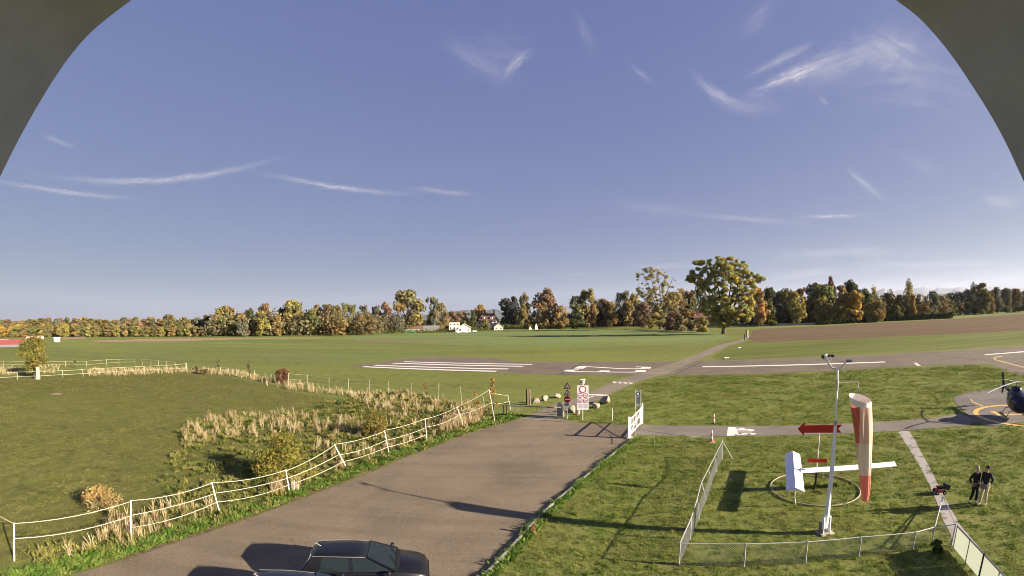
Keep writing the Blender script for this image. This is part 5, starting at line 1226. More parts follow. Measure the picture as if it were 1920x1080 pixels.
m = MB(); stick(m, (c0.x*.9, c0.y*.9, HT), (c0.x*.9, c0.y*.9, .1), .03); m.build('leg', M_offwhite, t)
# arrows carried on a pole above the tee
ar = thing('arrow_sign', 'large dark red arrow pointing left with a notched tail, on a pole above the tee', 'sign', rc+Vector((0, 0, HT+.17)))
zc = 3.18-HT-.17; vd = math.atan2(rc.y, rc.x)-math.pi/2+.12
poff = -.12
m = MB(); stick(m, (0, 0, 0), (0, 0, zc), .03); m.build('pole', M_offwhite, ar)
pr = [(-1.12, 0), (-.76, .36), (-.78, .175), (1.12, .2), (.92, 0), (1.1, -.2), (-.78, -.2), (-.76, -.4)]
MB().slab([loc2(u+.0, -.05, zc+v+.02*u) for u, v in pr], loc2(0, -1, 0), .05).build('arrow_panel', M_red, ar)
sr = thing('small_red_marker', 'small toothed bright red board low on the pole of the arrow', 'sign', rc+Vector((0, 0, HT+.17)))
pts = []
NTOOTH = 9
for k in range(NTOOTH*2+1): pts.append((-.5+1.0*k/(NTOOTH*2), .45+(.06 if k % 2 else 0)))
for k in range(NTOOTH*2, -1, -1): pts.append((-.5+1.0*k/(NTOOTH*2), .31-(.05 if k % 2 else 0)))
MB().slab([loc2(u-.02, -.1, v) for u, v in pts], loc2(0, -1, 0), .03).build('board', pm('bright_red', (.5, .03, .02), .5), sr)
m = MB(); m.beam(loc2(0, -.1, .38), loc2(0, .0, .38), .05); m.build('clamp', M_grey, sr)

# ------------------------------------------------------------------ cars
def mk_paint(name, c): return pm(name, c, .4, spec=.35, coat=.25)
M_seat = pm('seat_cloth', (.12, .12, .12), .9); M_chrome = pm('chrome', (.6, .6, .62), .2, 1.)
M_carglass = pm('car_glass', (.015, .022, .024), .06, spec=.45, alpha=.72)
def make_car(name, label, pos, ang, paint):
    t = thing(name, label, 'car', pos, ang, 'parked dark cars at the bottom edge')
    L, W = 4.2, 1.70
    # lower body: sections along x (rear -2.1 .. front 2.1): x, half width, z_bottom, z_belt
    secs = [(-2.10, .68, .42, .72), (-2.04, .78, .26, .88), (-1.7, .84, .22, .93), (-1.0, .85, .2, .93), (0, .85, .2, .93), (.75, .85, .2, .92), (1.05, .84, .2, .93), (1.4, .83, .22, .88), (1.8, .80, .24, .79), (2.02, .72, .28, .70), (2.1, .60, .36, .58)]
    rings = []
    for x, w, zb, zt in secs:
        rings.append([Vector((x, y, z)) for y, z in ((-w*.9, zb), (-w, zb+.12), (-w, zt-.2), (-w*.965, zt-.06), (-w*.90, zt), (0, zt+.025), (w*.90, zt), (w*.965, zt-.06), (w, zt-.2), (w, zt-.4 if zt > .7 else zb+.2), (w, zb+.12), (w*.9, zb))])
    m = MB(); m.loft(rings); body = m.build('body', paint, t, True)
    # roof and pillars
    zr = 1.42; zt = .945
    rx0, rx1 = -1.62, .18       # roof ends
    def sec(x, hw, z): return [Vector((x, y*hw, z + dz)) for y, dz in ((-1, -.05), (-.93, -.005), (-.5, .022), (0, .03), (.5, .022), (.93, -.005), (1, -.05), (.9, -.07), (0, -.05), (-.9, -.07))]
    m = MB(); m.loft([sec(rx0-.06, .54, zr-.06), sec(rx0+.1, .575, zr-.01), sec(-.8, .60, zr+.012), sec(-.2, .595, zr), sec(rx1, .565, zr-.05)]); m.build('roof', paint, t, True)
    bx0, bx1 = -1.98, 1.08
    for s_ in (-1, 1):
        top = lambda x: Vector((x, s_*.585, zr-.05)); bot = lambda x: Vector((x, s_*.79, zt))
        def pil(nm, a, b, c, d): MB().slab([bot(a), bot(b), top(d), top(c)], (0, -s_, .3), .045).build(nm, paint, t)
        pil('rear_pillar', bx0+.04, -1.42, rx0, -1.28); pil('centre_pillar', -.42, -.27, -.42, -.30)
        m = MB(); m.beam(bot(bx1), Vector((rx1, s_*.56, zr-.05)), .07, .06); m.build('front_pillar', paint, t)
        MB().slab([bot(-1.42)+Vector((0, 0, .0)), bot(-.42), top(-.42), top(-1.28)], (0, -s_, .3), .015).build('rear_side_window', M_carglass, t)
        MB().slab([bot(-.27), bot(bx1-.09), top(rx1-.06), top(-.30)], (0, -s_, .3), .015).build('door_window', M_carglass, t)
        d = MB().slab([(-.40, s_*.856, .3), (.78, s_*.856, .3), (.78, s_*.85, .86), (-.40, s_*.85, .86)], (0, s_, 0), .006).build('door', paint, t)
        MB().box((-.22, s_*.872, .79), (.18, .025, .035)).build('handle', M_chrome, d)
        mr = MB(); mr.sphere((.88, s_*.98, 1.0), .1, 10, 8, (.7, 1.1, .75)); mo = mr.build('mirror', paint, t, True); mm = MB(); mm.beam((.88, s_*.8, .96), (.88, s_*.95, .98), .04); mm.build('mirror_arm', M_black, mo)
        MB().box((0, s_*.868, .5), (3.3, .02, .05)).build('side_moulding', M_black, t)
        MB().tube([(rx0, s_*.58, zr-.01), (-.8, s_*.61, zr+.0), (rx1-.05, s_*.575, zr-.045)], .012, 5).build('gutter', M_chrome if False else M_grey, t)
        hl = MB(); hl.slab([(2.03, s_*.42, .5), (2.01, s_*.68, .5), (1.94, s_*.70, .66), (1.99, s_*.42, .66)], (1, 0, 0), .03); hl.build('headlight', M_white, t)
        tl = MB(); tl.slab([(-2.1, s_*.5, .6), (-2.08, s_*.72, .6), (-2.05, s_*.72, .82), (-2.06, s_*.5, .82)], (-1, 0, 0), .03); tl.build('tail_light', M_sred, t)
        for x in (-1.28, 1.30):
            w = MB(); w.disc((x, s_*.68, .30), (0, s_, 0), .30, .18, 24); wo = w.build('wheel', M_black, t); MB().disc((x, s_*.865, .30), (0, s_, 0), .19, .015, 18).build('rim', M_galv, wo)
    # windscreens
    MB().slab([(bx1, -.72, zt), (bx1, .72, zt), (rx1+.02, .52, zr-.04), (rx1+.02, -.52, zr-.04)], (-1, 0, -.8), .012).build('windscreen', M_carglass, t)
    MB().slab([(bx0-.02, -.70, zt), (bx0-.02, .70, zt), (rx0-.07, .50, zr-.09), (rx0-.07, -.50, zr-.09)], (1, 0, -.4), .012).build('rear_window', M_carglass, t)
    MB().beam((bx0+.02, .0, zt+.0), (bx0+.02, .01, zt), .05).build('wiper_base', M_black, t)
    m = MB(); m.beam((bx0-.03, -.62, zt), (rx0-.08, -.50, zr-.09), .05, .05); m.beam((rx0-.085, -.5, zr-.085), (rx0-.085, .5, zr-.085), .06, .05); m.build('tailgate_trim', M_galv, t)
    m = MB(); m.box((1.12, 0, .955), (.12, 1.35, .03)); m.build('cowl', M_black, t)
    for y in (-.35, .2): m = MB(); m.beam((1.1, y, .975), (.86, y+.42, 1.09), .02, .015); m.build('wiper', M_black, t)
    m = MB(); m.tube([(-1.45, .1, zr+.02), (-1.62, .1, zr+.14)], [.012, .008], 6); m.build('aerial', M_galv, t)
    MB().box((-.2, 0, .62), (2.7, 1.35, .1)).build('floor_tray', M_black, t)
    for x in (-.15, -1.05):
        for y in (-.36, .36):
            so = MB().box((x+.1, y, .78), (.5, .5, .18)).build('seat', M_seat, t); MB().box((x-.18, y, 1.02), (.12, .46, .5), rot=Matrix.Rotation(-.2, 3, 'Y')).build('backrest', M_seat, so); MB().box((x-.26, y, 1.31), (.09, .24, .15)).build('headrest', M_seat, so)
    MB().box((.62, 0, .88), (.4, 1.35, .14)).build('dashboard', M_black, t); MB().disc((.38, .36, 1.0), (-1, 0, .35), .18, .02, 20, .155).build('steering_wheel', M_black, t)
    MB().box((2.09, 0, .42), (.1, 1.3, .14)).build('bumper', M_black, t); MB().box((-2.1, 0, .42), (.1, 1.4, .16)).build('bumper', M_black, t)
    return t
CARA = math.radians(12)
make_car('parked_car', 'near-black hatchback with a small roof aerial, nose to the right, fully showing its roof', (-5.36, 13.28, .016), CARA, mk_paint('near_black_paint', (.005, .005, .006)))
make_car('parked_car', 'dark blue car of which only the roof edge shows at the bottom of the photo', (-6.35, 10.93, .016), CARA, mk_paint('night_blue', (.01, .016, .035)))

# ------------------------------------------------------------------ people
def skinned(name, joints, edges, mat, parent, sub=2, extra=None):
    names = list(joints); me = bpy.data.meshes.new(name)
    me.from_pydata([joints[n][0] for n in names], [(names.index(a), names.index(b)) for a, b in edges], [])
    o = bpy.data.objects.new(name, me); COL.objects.link(o)
    if parent is not None: o.parent = parent
    md = o.modifiers.new('skin', 'SKIN'); md.use_smooth_shade = True
    if not me.skin_vertices: return o
    for i, n in enumerate(names):
        r = joints[n][1]; me.skin_vertices[0].data[i].radius = (r, r) if not isinstance(r, tuple) else r
        me.skin_vertices[0].data[i].use_root = (i == 0)
    sb = o.modifiers.new('subdivision', 'SUBSURF'); sb.levels = sub; sb.render_levels = sub
    me.materials.append(mat); return o
def person(name, label, pos, facing, J, top_m, leg_m, shoe_m, hair_m, skin_m, extras=None, cuffs=.78):
    """J: joint positions, x = the person's left, y = backwards, z up"""
    t = thing(name, label, 'person', pos, facing)
    b = {'pelvis': (J['pelvis'], .115), 'waist': (J['waist'], .11), 'chest': (J['chest'], .11), 'neck0': (J['neck'], .055), 'head0': (J['head0'], .075), 'head1': (J['head1'], .085), 'head2': (J['head2'], .06)}
    E_ = [('pelvis', 'waist'), ('waist', 'chest'), ('chest', 'neck0'), ('neck0', 'head0'), ('head0', 'head1'), ('head1', 'head2')]
    for s_ in 'LR':
        b['sh'+s_] = (J['sh'+s_], .062); b['el'+s_] = (J['el'+s_], .043); b['wr'+s_] = (J['wr'+s_], .03); b['pa'+s_] = (J['pa'+s_], .036)
        b['hp'+s_] = (J['hp'+s_], .088); b['kn'+s_] = (J['kn'+s_], .058); b['an'+s_] = (J['an'+s_], .04); b['to'+s_] = (J['to'+s_], .036)
        E_ += [('chest', 'sh'+s_), ('sh'+s_, 'el'+s_), ('el'+s_, 'wr'+s_), ('wr'+s_, 'pa'+s_), ('pelvis', 'hp'+s_), ('hp'+s_, 'kn'+s_), ('kn'+s_, 'an'+s_), ('an'+s_, 'to'+s_)]
        pa = Vector(J['pa'+s_]); wr = Vector(J['wr'+s_]); d = (pa-wr).normalized(); sd = d.cross(Vector((0, 1, .2))).normalized()
        for k, (o_, l_) in enumerate(((-.028, .075), (-.01, .085), (.01, .08), (.028, .065))):
            b['f%d%s' % (k, s_)] = (tuple(pa+sd*o_+d*.02), .010); b['g%d%s' % (k, s_)] = (tuple(pa+sd*o_+d*l_*.7+Vector((0, -.012, 0))), .009); b['h%d%s' % (k, s_)] = (tuple(pa+sd*o_+d*l_+Vector((0, -.035, 0))), .008)
            E_ += [('pa'+s_, 'f%d%s' % (k, s_)), ('f%d%s' % (k, s_), 'g%d%s' % (k, s_)), ('g%d%s' % (k, s_), 'h%d%s' % (k, s_))]
        b['th'+s_] = (tuple(wr.lerp(pa, .4)+sd*.045), .011); b['ti'+s_] = (tuple(pa+sd*.06+d*.01), .009); E_ += [('wr'+s_, 'th'+s_), ('th'+s_, 'ti'+s_)]
    body = skinned('body', b, E_, skin_m, t, 2)
    hd = Vector(J['head1']); fwd = Vector(J.get('look', (0, -1, 0))).normalized(); sdv = fwd.cross(Vector((0, 0, 1))).normalized()
    # jacket
    j = {'pelvis': (tuple(Vector(J['pelvis'])+Vector((0, 0, .02))), (.165, .13)), 'waist': (J['waist'], (.155, .13)), 'chest': (J['chest'], (.20, .175)), 'col': (tuple(Vector(J['neck'])-Vector((0, 0, .02))), .075)}
    e = [('pelvis', 'waist'), ('waist', 'chest'), ('chest', 'col')]
    for s_ in 'LR':
        w_ = Vector(J['el'+s_]).lerp(Vector(J['wr'+s_]), .9); j['sh'+s_] = (J['sh'+s_], .082); j['el'+s_] = (J['el'+s_], .064); j['wr'+s_] = (tuple(w_), .048); e += [('chest', 'sh'+s_), ('sh'+s_, 'el'+s_), ('el'+s_, 'wr'+s_)]
    skinned('jacket', j, e, top_m, t, 2)
    p = {'pelvis': (J['pelvis'], (.15, .118))}; e = []
    for s_ in 'LR':
        a_ = Vector(J['kn'+s_]).lerp(Vector(J['an'+s_]), .93); p['hp'+s_] = (J['hp'+s_], .105); p['kn'+s_] = (J['kn'+s_], .078); p['an'+s_] = (tuple(a_), .062); e += [('pelvis', 'hp'+s_), ('hp'+s_, 'kn'+s_), ('kn'+s_, 'an'+s_)]
    skinned('trousers', p, e, leg_m, t, 2)
    for s_ in 'LR':
        a, to = Vector(J['an'+s_]), Vector(J['to'+s_]); q = {'a': (tuple(a), .05), 'h': (tuple(a+(a-to)*.25+Vector((0, 0, -.04))), .042), 'm': (tuple(a.lerp(to, .55)+Vector((0, 0, -.03))), .046), 't': (tuple(to), .04)}
        skinned('shoe', q, [('a', 'h'), ('a', 'm'), ('m', 't')], shoe_m, t, 1)
    m = MB(); m.sphere(hd-fwd*.035+Vector((0, 0, .035)), .098, 14, 10, (1, 1, 1.02)); h = m.build('hair', hair_m, t, True)
    for s_ in (-1, 1): MB().sphere(hd+sdv*s_*.095+Vector((0, 0, -.01)), .026, 8, 6, (.5, 1, 1.3)).build('ear', skin_m, t, True)
    MB().sphere(hd+fwd*.098+Vector((0, 0, -.015)), .02, 8, 6, (.8, 1, 1.5)).build('nose', skin_m, t, True)
    for s_ in (-1, 1): MB().sphere(hd+fwd*.088+sdv*s_*.034+Vector((0, 0, .012)), .011, 6, 5).build('eye', M_dark, t)
    MB().box(hd+fwd*.09+Vector((0, 0, -.055)), (.045, .012, .01), math.atan2(sdv.y, sdv.x)).build('mouth', pm('lips', (.3, .1, .08), .6), t)
    return t
S_skin = pm('skin', (.45, .27, .19), .6); S_black = pm('black_jacket', (.012, .012, .014), .8); S_trou = pm('charcoal_trousers', (.016, .018, .02), .85); S_cream = pm('cream_trousers', (.5, .42, .26), .85)
S_shoe = pm('pale_shoe', (.4, .38, .33), .6); S_gh = pm('greying_hair', (.3, .24, .18), .8); S_dh = pm('dark_hair', (.02, .015, .012), .8)
J1 = dict(pelvis=(0, 0, .93), waist=(0, -.01, 1.08), chest=(0, -.02, 1.32), neck=(0, -.02, 1.51), head0=(0, -.04, 1.60), head1=(0, -.045, 1.67), head2=(0, -.04, 1.74), look=(.5, -1, -.1),
  shL=(.19, 0, 1.43), elL=(.23, .04, 1.16), wrL=(.18, -.06, .97), paL=(.15, -.12, .92), shR=(-.19, 0, 1.43), elR=(-.32, .10, 1.19), wrR=(-.25, .02, .98), paR=(-.20, -.05, .92),
  hpL=(.095, 0, .88), knL=(.11, -.09, .50), anL=(.11, -.05, .10), toL=(.12, -.2, .045), hpR=(-.095, 0, .88), knR=(-.10, .0, .49), anR=(-.11, .12, .11), toR=(-.12, -.01, .045))
J2 = dict(pelvis=(0, 0, .97), waist=(0, -.01, 1.12), chest=(0, -.02, 1.38), neck=(0, -.02, 1.58), head0=(0, -.04, 1.67), head1=(0, -.045, 1.745), head2=(0, -.04, 1.82), look=(-.35, -1, -.15),
  shL=(.20, 0, 1.49), elL=(.30, .07, 1.24), wrL=(.30, -.14, 1.11), paL=(.28, -.2, 1.10), shR=(-.20, 0, 1.49), elR=(-.25, .04, 1.2), wrR=(-.22, -.1, .98), paR=(-.21, -.15, .92),
  hpL=(.10, 0, .92), knL=(.10, -.05, .52), anL=(.10, .06, .10), toL=(.11, -.09, .045), hpR=(-.10, 0, .92), knR=(-.11, -.08, .52), anR=(-.13, -.12, .10), toR=(-.13, -.27, .045))
fa = math.atan2(20.3, 13.7)
p1 = at(1824, 944); p2 = at(1843, 947)
def towards_cam(p, turn): return -math.atan2(p.x, p.y)+turn      # faces the camera, then turned
person('person', 'person in black jacket and dark trousers, left of the two walking on the lawn', p1, towards_cam(p1, .8), J1, S_black, S_trou, S_shoe, S_gh, S_skin)
tp = person('person', 'person in black jacket and cream trousers, right of the two walking on the lawn', p2, towards_cam(p2, -.55), J2, S_black, S_cream, S_shoe, S_dh, S_skin)
bg = thing('shoulder_bag', 'grey bag hanging at the hip of the person in cream trousers', 'bag', p2+Vector((0, 0, 1.0)), towards_cam(p2, -.55))
m = MB(); m.box((-.02, -.17, -.08), (.26, .08, .2)); m.build('pouch', pm('grey_cloth', (.16, .16, .17), .8), bg); m = MB(); m.tube([(.12, -.15, 0), (.17, -.15, .3), (-.05, -.13, .48)], .012, 5); m.build('strap', M_dark, bg)
t = thing('yellow_bag', 'small pale yellow object held by the person in cream trousers', 'cup', p2+Vector((0, 0, 1.12)), towards_cam(p2, -.55))
MB().tube([(.33, -.27, -.05), (.33, -.27, .07)], [.03, .042], 10).build('cup', pm('pale_yellow', (.6, .55, .25), .6), t); MB().tube([(.33, -.27, .071), (.33, -.27, .078)], .044, 10).build('lid', M_white, t)

# red push mower standing on the gravel strip
mp = at(1761, 925); t = thing('push_mower', 'small red and black push mower with upright handle on the gravel strip', 'mower', mp, -.5)
MB().box((0, 0, .2), (.52, .46, .16)).build('deck', M_redc, t); MB().box((.02, 0, .34), (.3, .3, .14)).build('engine', M_black, t); MB().tube([(.02, 0, .41), (.02, 0, .47)], [.12, .09], 12).build('starter_cap', M_redc, t)
for x in (-.24, .24):
    for y in (-.27, .27): w = MB().disc((x, y-.02, .12), (0, 1, 0), .12, .05, 14).build('wheel', M_black, t); MB().disc((x, y+(.035 if y > 0 else -.025), .12), (0, 1 if y > 0 else -1, 0), .06, .01, 10).build('rim', M_galv, w)
for s_ in (-1, 1): m = MB(); m.tube([(.2, s_*.2, .22), (.42, s_*.2, .7), (.50, s_*.2, 1.12)], .013, 6); m.build('handle_tube', M_dark, t)
m = MB(); stick(m, (.5, -.2, 1.12), (.5, .2, 1.12), .016); m.build('handle_bar', M_black, t)
MB().box((.42, 0, .42), (.34, .36, .3), rot=Matrix.Rotation(.3, 3, 'Y')).build('grass_box', M_dark, t); MB().tube([(-.1, .12, .3), (-.18, .14, .42)], [.04, .05], 8).build('exhaust', M_dark, t)
m = MB(); m.tube([(-.2, -.2, .28), (0, -.26, .3), (.2, -.2, .28)], .018, 6); m.build('side_bar', M_offwhite, t)
t.scale = (.8, .8, .85)

# ------------------------------------------------------------------ helicopter
def helicopter():
    C = at(1906, 749, 1.35); T = at(1880, 726, 1.55); h = Vector((C.x-T.x, C.y-T.y, 0)).normalized(); ang = math.atan2(h.y, h.x)
    t = thing('helicopter', 'dark blue helicopter with skids parked on the yellow circle, tail to the left', 'helicopter', (C.x, C.y, .022), ang)
    P = pm('helicopter_blue', (.006, .007, .022), .4, spec=.35); 
    # x forward
    secs = [(-1.75, .13, 1.62, .16), (-1.5, .32, 1.5, .34), (-1.1, .58, 1.36, .58), (-.5, .74, 1.30, .78), (.2, .80, 1.28, .84), (.9, .78, 1.22, .80), (1.5, .66, 1.12, .64), (1.95, .42, 1.02, .42), (2.2, .12, .96, .12)]
    def sup(x, w, zc, hh, n=20):
        out = []
        for k in range(n):
            a = 2*math.pi*k/n; ca, sa = math.cos(a), math.sin(a); out.append(Vector((x, math.copysign(abs(ca)**.8, ca)*w, zc+math.copysign(abs(sa)**.85, sa)*hh)))
        return out
    m = MB(); m.loft([sup(*q) for q in secs]); m.build('fuselage', P, t, True)
    def glass(nm, x0, x1, z0, z1, s_, k=5):
        def surf(x, z):
            for (a, b) in zip(secs[:-1], secs[1:]):
                if a[0] <= x <= b[0]:
                    u = (x-a[0])/(b[0]-a[0]); w, zc, hh = [a[i]+(b[i]-a[i])*u for i in (1, 2, 3)]; q = min(.98, abs((z-zc)/hh))**(1/.85); return Vector((x, s_*(w*(1-q*q)**.4+.012), z))
            return Vector((x, 0, z))
        m = MB(); 
        for i in range(k):
            for j in range(k):
                xa, xb = x0+(x1-x0)*i/k, x0+(x1-x0)*(i+1)/k; za, zb = z0+(z1-z0)*j/k, z0+(z1-z0)*(j+1)/k
                m.face([surf(xa, za), surf(xb, za), surf(xb, zb), surf(xa, zb)])
        m.build(nm, M_glass, t, True)
    for s_ in (-1, 1): glass('door_window', .25, 1.0, 1.18, 1.78, s_); glass('rear_window', -.6, .12, 1.2, 1.72, s_); glass('windscreen', 1.08, 1.75, .95, 1.48, s_)
    M_hw = pm('helicopter_white', (.62, .64, .6), .4)
    for s_ in (-1, 1):
        m = MB(); m.tube([(-1.0, s_*.55, 1.8), (-.4, s_*.72, 1.62), (.16, s_*.80, 1.25), (.2, s_*.74, .75)], .022, 5); m.build('door_frame', M_hw, t)
    m = MB(); m.tube([(-1.6, 0, 1.6), (-3.2, 0, 1.66), (-5.3, 0, 1.74)], [.2, .13, .085], 14); m.build('tail_boom', P, t, True)
    MB().slab([(-4.85, -.02, 1.72), (-5.35, -.02, 1.72), (-5.85, -.02, 2.85), (-5.6, -.02, 2.85)], (0, 1, 0), .13).build('upper_fin', P, t); MB().slab([(-4.9, -.02, 1.72), (-5.35, -.02, 1.72), (-5.6, -.02, 1.0), (-5.4, -.02, 1.0)], (0, 1, 0), .12).build('lower_fin', P, t)
    MB().box((-5.75, 0, 2.88), (.16, .08, .08)).build('fin_light', M_hw, t)
    MB().slab([(-4.5, -.75, 1.72), (-4.15, -.75, 1.72), (-4.15, .75, 1.72), (-4.5, .75, 1.72)], (0, 0, 1), .03).build('stabiliser', P, t)
    for s_ in (-1, 1): MB().box((-4.32, s_*.77, 1.73), (.38, .03, .16)).build('end_plate', M_hw, t)
    r = MB(); r.tube([(-5.2, .1, 1.76), (-5.2, .26, 1.76)], .05, 8); tr_ = r.build('tail_rotor', M_grey, t)
    for k in range(2): a = .5+k*math.pi; m = MB(); m.beam((-5.2, .26, 1.76), (-5.2+math.cos(a)*.85, .26, 1.76+math.sin(a)*.85), .02, .11); m.build('blade', M_offwhite, tr_)
    m = MB(); m.loft([sup(-1.1, .22, 2.02, .18, 14), sup(-.7, .36, 2.12, .24, 14), (sup(.1, .36, 2.16, .24, 14)), sup(.5, .2, 2.08, .14, 14)]); m.build('engine_cowling', P, t, True)
    m = MB(); stick(m, (-.1, 0, 2.2), (-.1, 0, 2.74), .05, 10); mast = m.build('rotor_mast', M_grey, t)
    MB().tube([(-.1, 0, 2.66), (-.1, 0, 2.78)], .16, 12).build('rotor_hub', M_hw, mast)
    for k, a in enumerate((math.radians(76), math.radians(196), math.radians(316))):
        a += .0; c, s__ = math.cos(a), math.sin(a); q = Vector((-s__, c, 0))*.085; R = 4.6; rows = []
        for i in range(8):
            u = i/7; p = Vector((-.1+c*R*u, s__*R*u, 2.74-.42*u*u)); w = q*(.55 if i == 0 else 1.)
            rows.append([p+w+Vector((0, 0, .012)), p-w, p-w-Vector((0, 0, .015)), p+w-Vector((0, 0, .01))])
        m = MB(); m.loft(rows); m.build('rotor_blade', pm('blade_grey', (.52, .54, .48), .5), t)
    M_sk = pm('skid_paint', (.05, .05, .05), .5)
    for s_ in (-1, 1):
        m = MB(); m.tube([(-1.5, s_*.95, .05), (1.5, s_*.95, .05), (1.8, s_*.95, .2)], .04, 8); m.build('skid', M_sk, t)
        for x in (-.75, .85): m = MB(); m.tube([(x, s_*.3, .58), (x, s_*.75, .5), (x, s_*.95, .08)], .03, 6); m.build('skid_strut', M_sk, t)
helicopter()

# ------------------------------------------------------------------ nearer bushes and young trees
def leafy(name, label, x, yb, yt, hwpx, color, n, leaf, seed, cat='bush', stem=.05, flat=.85, zlow=.12, kind='round', lobes=16, tintv=.4, fill=.5, top_m=None):
    p = at(x, yb); _, tp = post_at((x, yb), (x, yt)); H = tp.z if top_m is None else top_m; R = hwpx/F*p.length; rs = np.random.RandomState(seed); r = random.Random(seed)
    c = []; rad = []
    for i in range(lobes):
        zz = zlow+(1-zlow)*rs.random(); prof = math.sin(math.pi*min(1, max(.08, (zz-zlow)/(1-zlow)*.8+.15)))**.7 if kind == 'round' else (1-.75*(zz-zlow)/(1-zlow))
        a = rs.random()*6.283; q = R*prof*(.25+.5*rs.random()); rr_ = R*(.28+.2*rs.random())*(1 if kind == 'round' else .7)
        c.append((math.cos(a)*q, math.sin(a)*q, min(H-rr_*.7, max(rr_*.5, H*zz)))); rad.append(rr_)
    V = leaf_arrays(rs, c, rad, n, leaf, flat, fill, tintv=tintv); V[0][:, 2] = np.maximum(V[0][:, 2], .01)
    t = thing(name, label, cat, p); me = leaf_mesh('crown', [V], M_leaf); o = bpy.data.objects.new('crown', me); COL.objects.link(o); o.parent = t; o.color = (*color, 1)
    m = MB(); m.tube([(0, 0, -.05), (.02, 0, H*.4), (0, .02, H*.8)], [stem*1.3, stem, stem*.3], 8); m.build('trunk', M_bark, t)
    for i in range(7):
        q = Vector(c[i % len(c)]); m = MB(); m.tube([(0, 0, H*.25), tuple(q*.55+Vector((0, 0, H*.12))), tuple(q)], [stem*.5, stem*.32, stem*.1], 5, False); m.build('limb', M_bark, t)
    return t
leafy('roadside_bush', 'round yellow-green bush behind the tape fence nearest the road bend', 533, 903, 814, 56, (.17, .165, .04), 9000, .10, 41, lobes=26, stem=.05, zlow=.15, fill=.35)
leafy('roadside_bush', 'looser yellowish bush in the dry grass, farther up the fence', 700, 818, 768, 33, (.18, .15, .045), 3200, .11, 42, lobes=16, fill=.3)
leafy('young_tree', 'lone dense young tree standing in the left rail fence', 67, 708, 632, 25, (.17, .165, .05), 6500, .26, 43, 'tree', stem=.16, lobes=28, zlow=.26, fill=.4)
st_ = thing('tree_stump', 'pale tree stump at the foot of the lone young tree', 'stump', at(71, 711)); m = MB(); m.tube([(0, 0, 0), (.1, 0, .9), (.05, 0, 1.9)], [.42, .33, .3], 10); m.build('trunk', M_wood, st_); m = MB(); m.tube([(-.8, 0, 0), (-.75, 0, .9)], [.25, .2], 8); m.build('side_stub', M_darkwood, st_)
leafy('beech_bush', 'dense reddish-brown clipped bush standing in the wire fence', 530, 718, 692, 12.5, (.14, .075, .045), 5200, .16, 44, lobes=20, fill=.6, zlow=.05, kind='round')
leafy('young_tree', 'thin young tree with golden leaves beside the end of the tape fence', 926, 790, 708, 15, (.30, .19, .05), 1100, .10, 45, 'tree', stem=.03, lobes=14, zlow=.35, kind='cone', fill=.2)
leafy('young_tree', 'small golden sapling in the dry grass, left of the thin golden tree', 893, 765, 735, 11, (.26, .17, .05), 500, .10, 46, 'tree', stem=.025, lobes=9, fill=.2)
leafy('young_tree', 'sapling with few brown leaves by the wire fence above the looser bush', 797, 742, 718, 8, (.16, .10, .05), 380, .10, 47, 'tree', stem=.025, lobes=8, fill=.2)
leafy('young_tree', 'slim dark sapling in the wire fence, right one of two near the paddock corner', 468, 709, 672, 5.5, (.10, .10, .045), 380, .16, 48, 'tree', stem=.04, lobes=9, zlow=.3, fill=.2)
leafy('young_tree', 'slim dark sapling in the wire fence, left one of two near the paddock corner', 410, 701, 674, 5, (.10, .10, .045), 320, .16, 49, 'tree', stem=.04, lobes=8, zlow=.4, fill=.2)
leafy('shrub', 'small dark shrub at the paddock corner of the wire fence', 367, 699, 684, 7, (.08, .085, .035), 600, .14, 50, lobes=8, zlow=.02)
leafy('shrub', 'low dark shrub in the dry grass just right of the paddock corner', 383, 702, 691, 10, (.10, .09, .04), 700, .14, 51, lobes=8, zlow=.02)
leafy('shrub', 'tiny dark sapling in the farther rail fence', 141, 690, 676, 3, (.06, .06, .03), 200, .16, 52, lobes=5, stem=.04)
leafy('dry_bush', 'low straw-coloured bush in the paddock, left of the second fence post', 190, 957, 912, 36, (.30, .24, .11), 2600, .09, 53, lobes=14, zlow=.02, fill=.2, stem=.02)
leafy('dry_bush', 'pinkish dry weed clump at the road edge of the lawn', 1000, 1003, 976, 9, (.34, .2, .12), 260, .07, 54, lobes=6, stem=.012, zlow=.1, fill=.1)
leafy('weed_plant', 'leafy green weed at the foot of the open gate', 1757, 1035, 1012, 16, (.07, .11, .03), 500, .12, 55, 'plant', lobes=7, stem=.012, zlow=.02)

# ------------------------------------------------------------------ grass, weeds and dry grass as real tufts
def tuft_mesh(name, seed, blades, height, spread, width, mat, lean=.5, leafy_=False, head=0.):
    r = random.Random(seed); m = MB()
    for i in range(blades):
        a = r.random()*6.283; q = spread*math.sqrt(r.random()); b = Vector((math.cos(a)*q, math.sin(a)*q, -.01)); h = height*r.uniform(.45, 1.)
        la = r.random()*6.283; ln = Vector((math.cos(la), math.sin(la), 0))*h*lean*r.uniform(.2, 1.2); wv = Vector((-math.sin(la+r.uniform(-1, 1)), math.cos(la), 0))*width*.5
        mid = b+ln*.35+Vector((0, 0, h*.6)); tip = b+ln+Vector((0, 0, h))
        if leafy_: 
            m.face([b+ln*.2+Vector((0, 0, h*.25)), mid+wv*2.2, tip, mid-wv*2.2])
        else:
            m.face([b-wv, b+wv, mid+wv*.8, mid-wv*.8]); 
            if head: m.face([mid-wv*head, mid+wv*head, tip+wv*head*.6, tip-wv*head*.6])
            else: m.face([mid-wv*.8, mid+wv*.8, tip])
    return bpy.data.objects.new(name, m.mesh(name, mat))
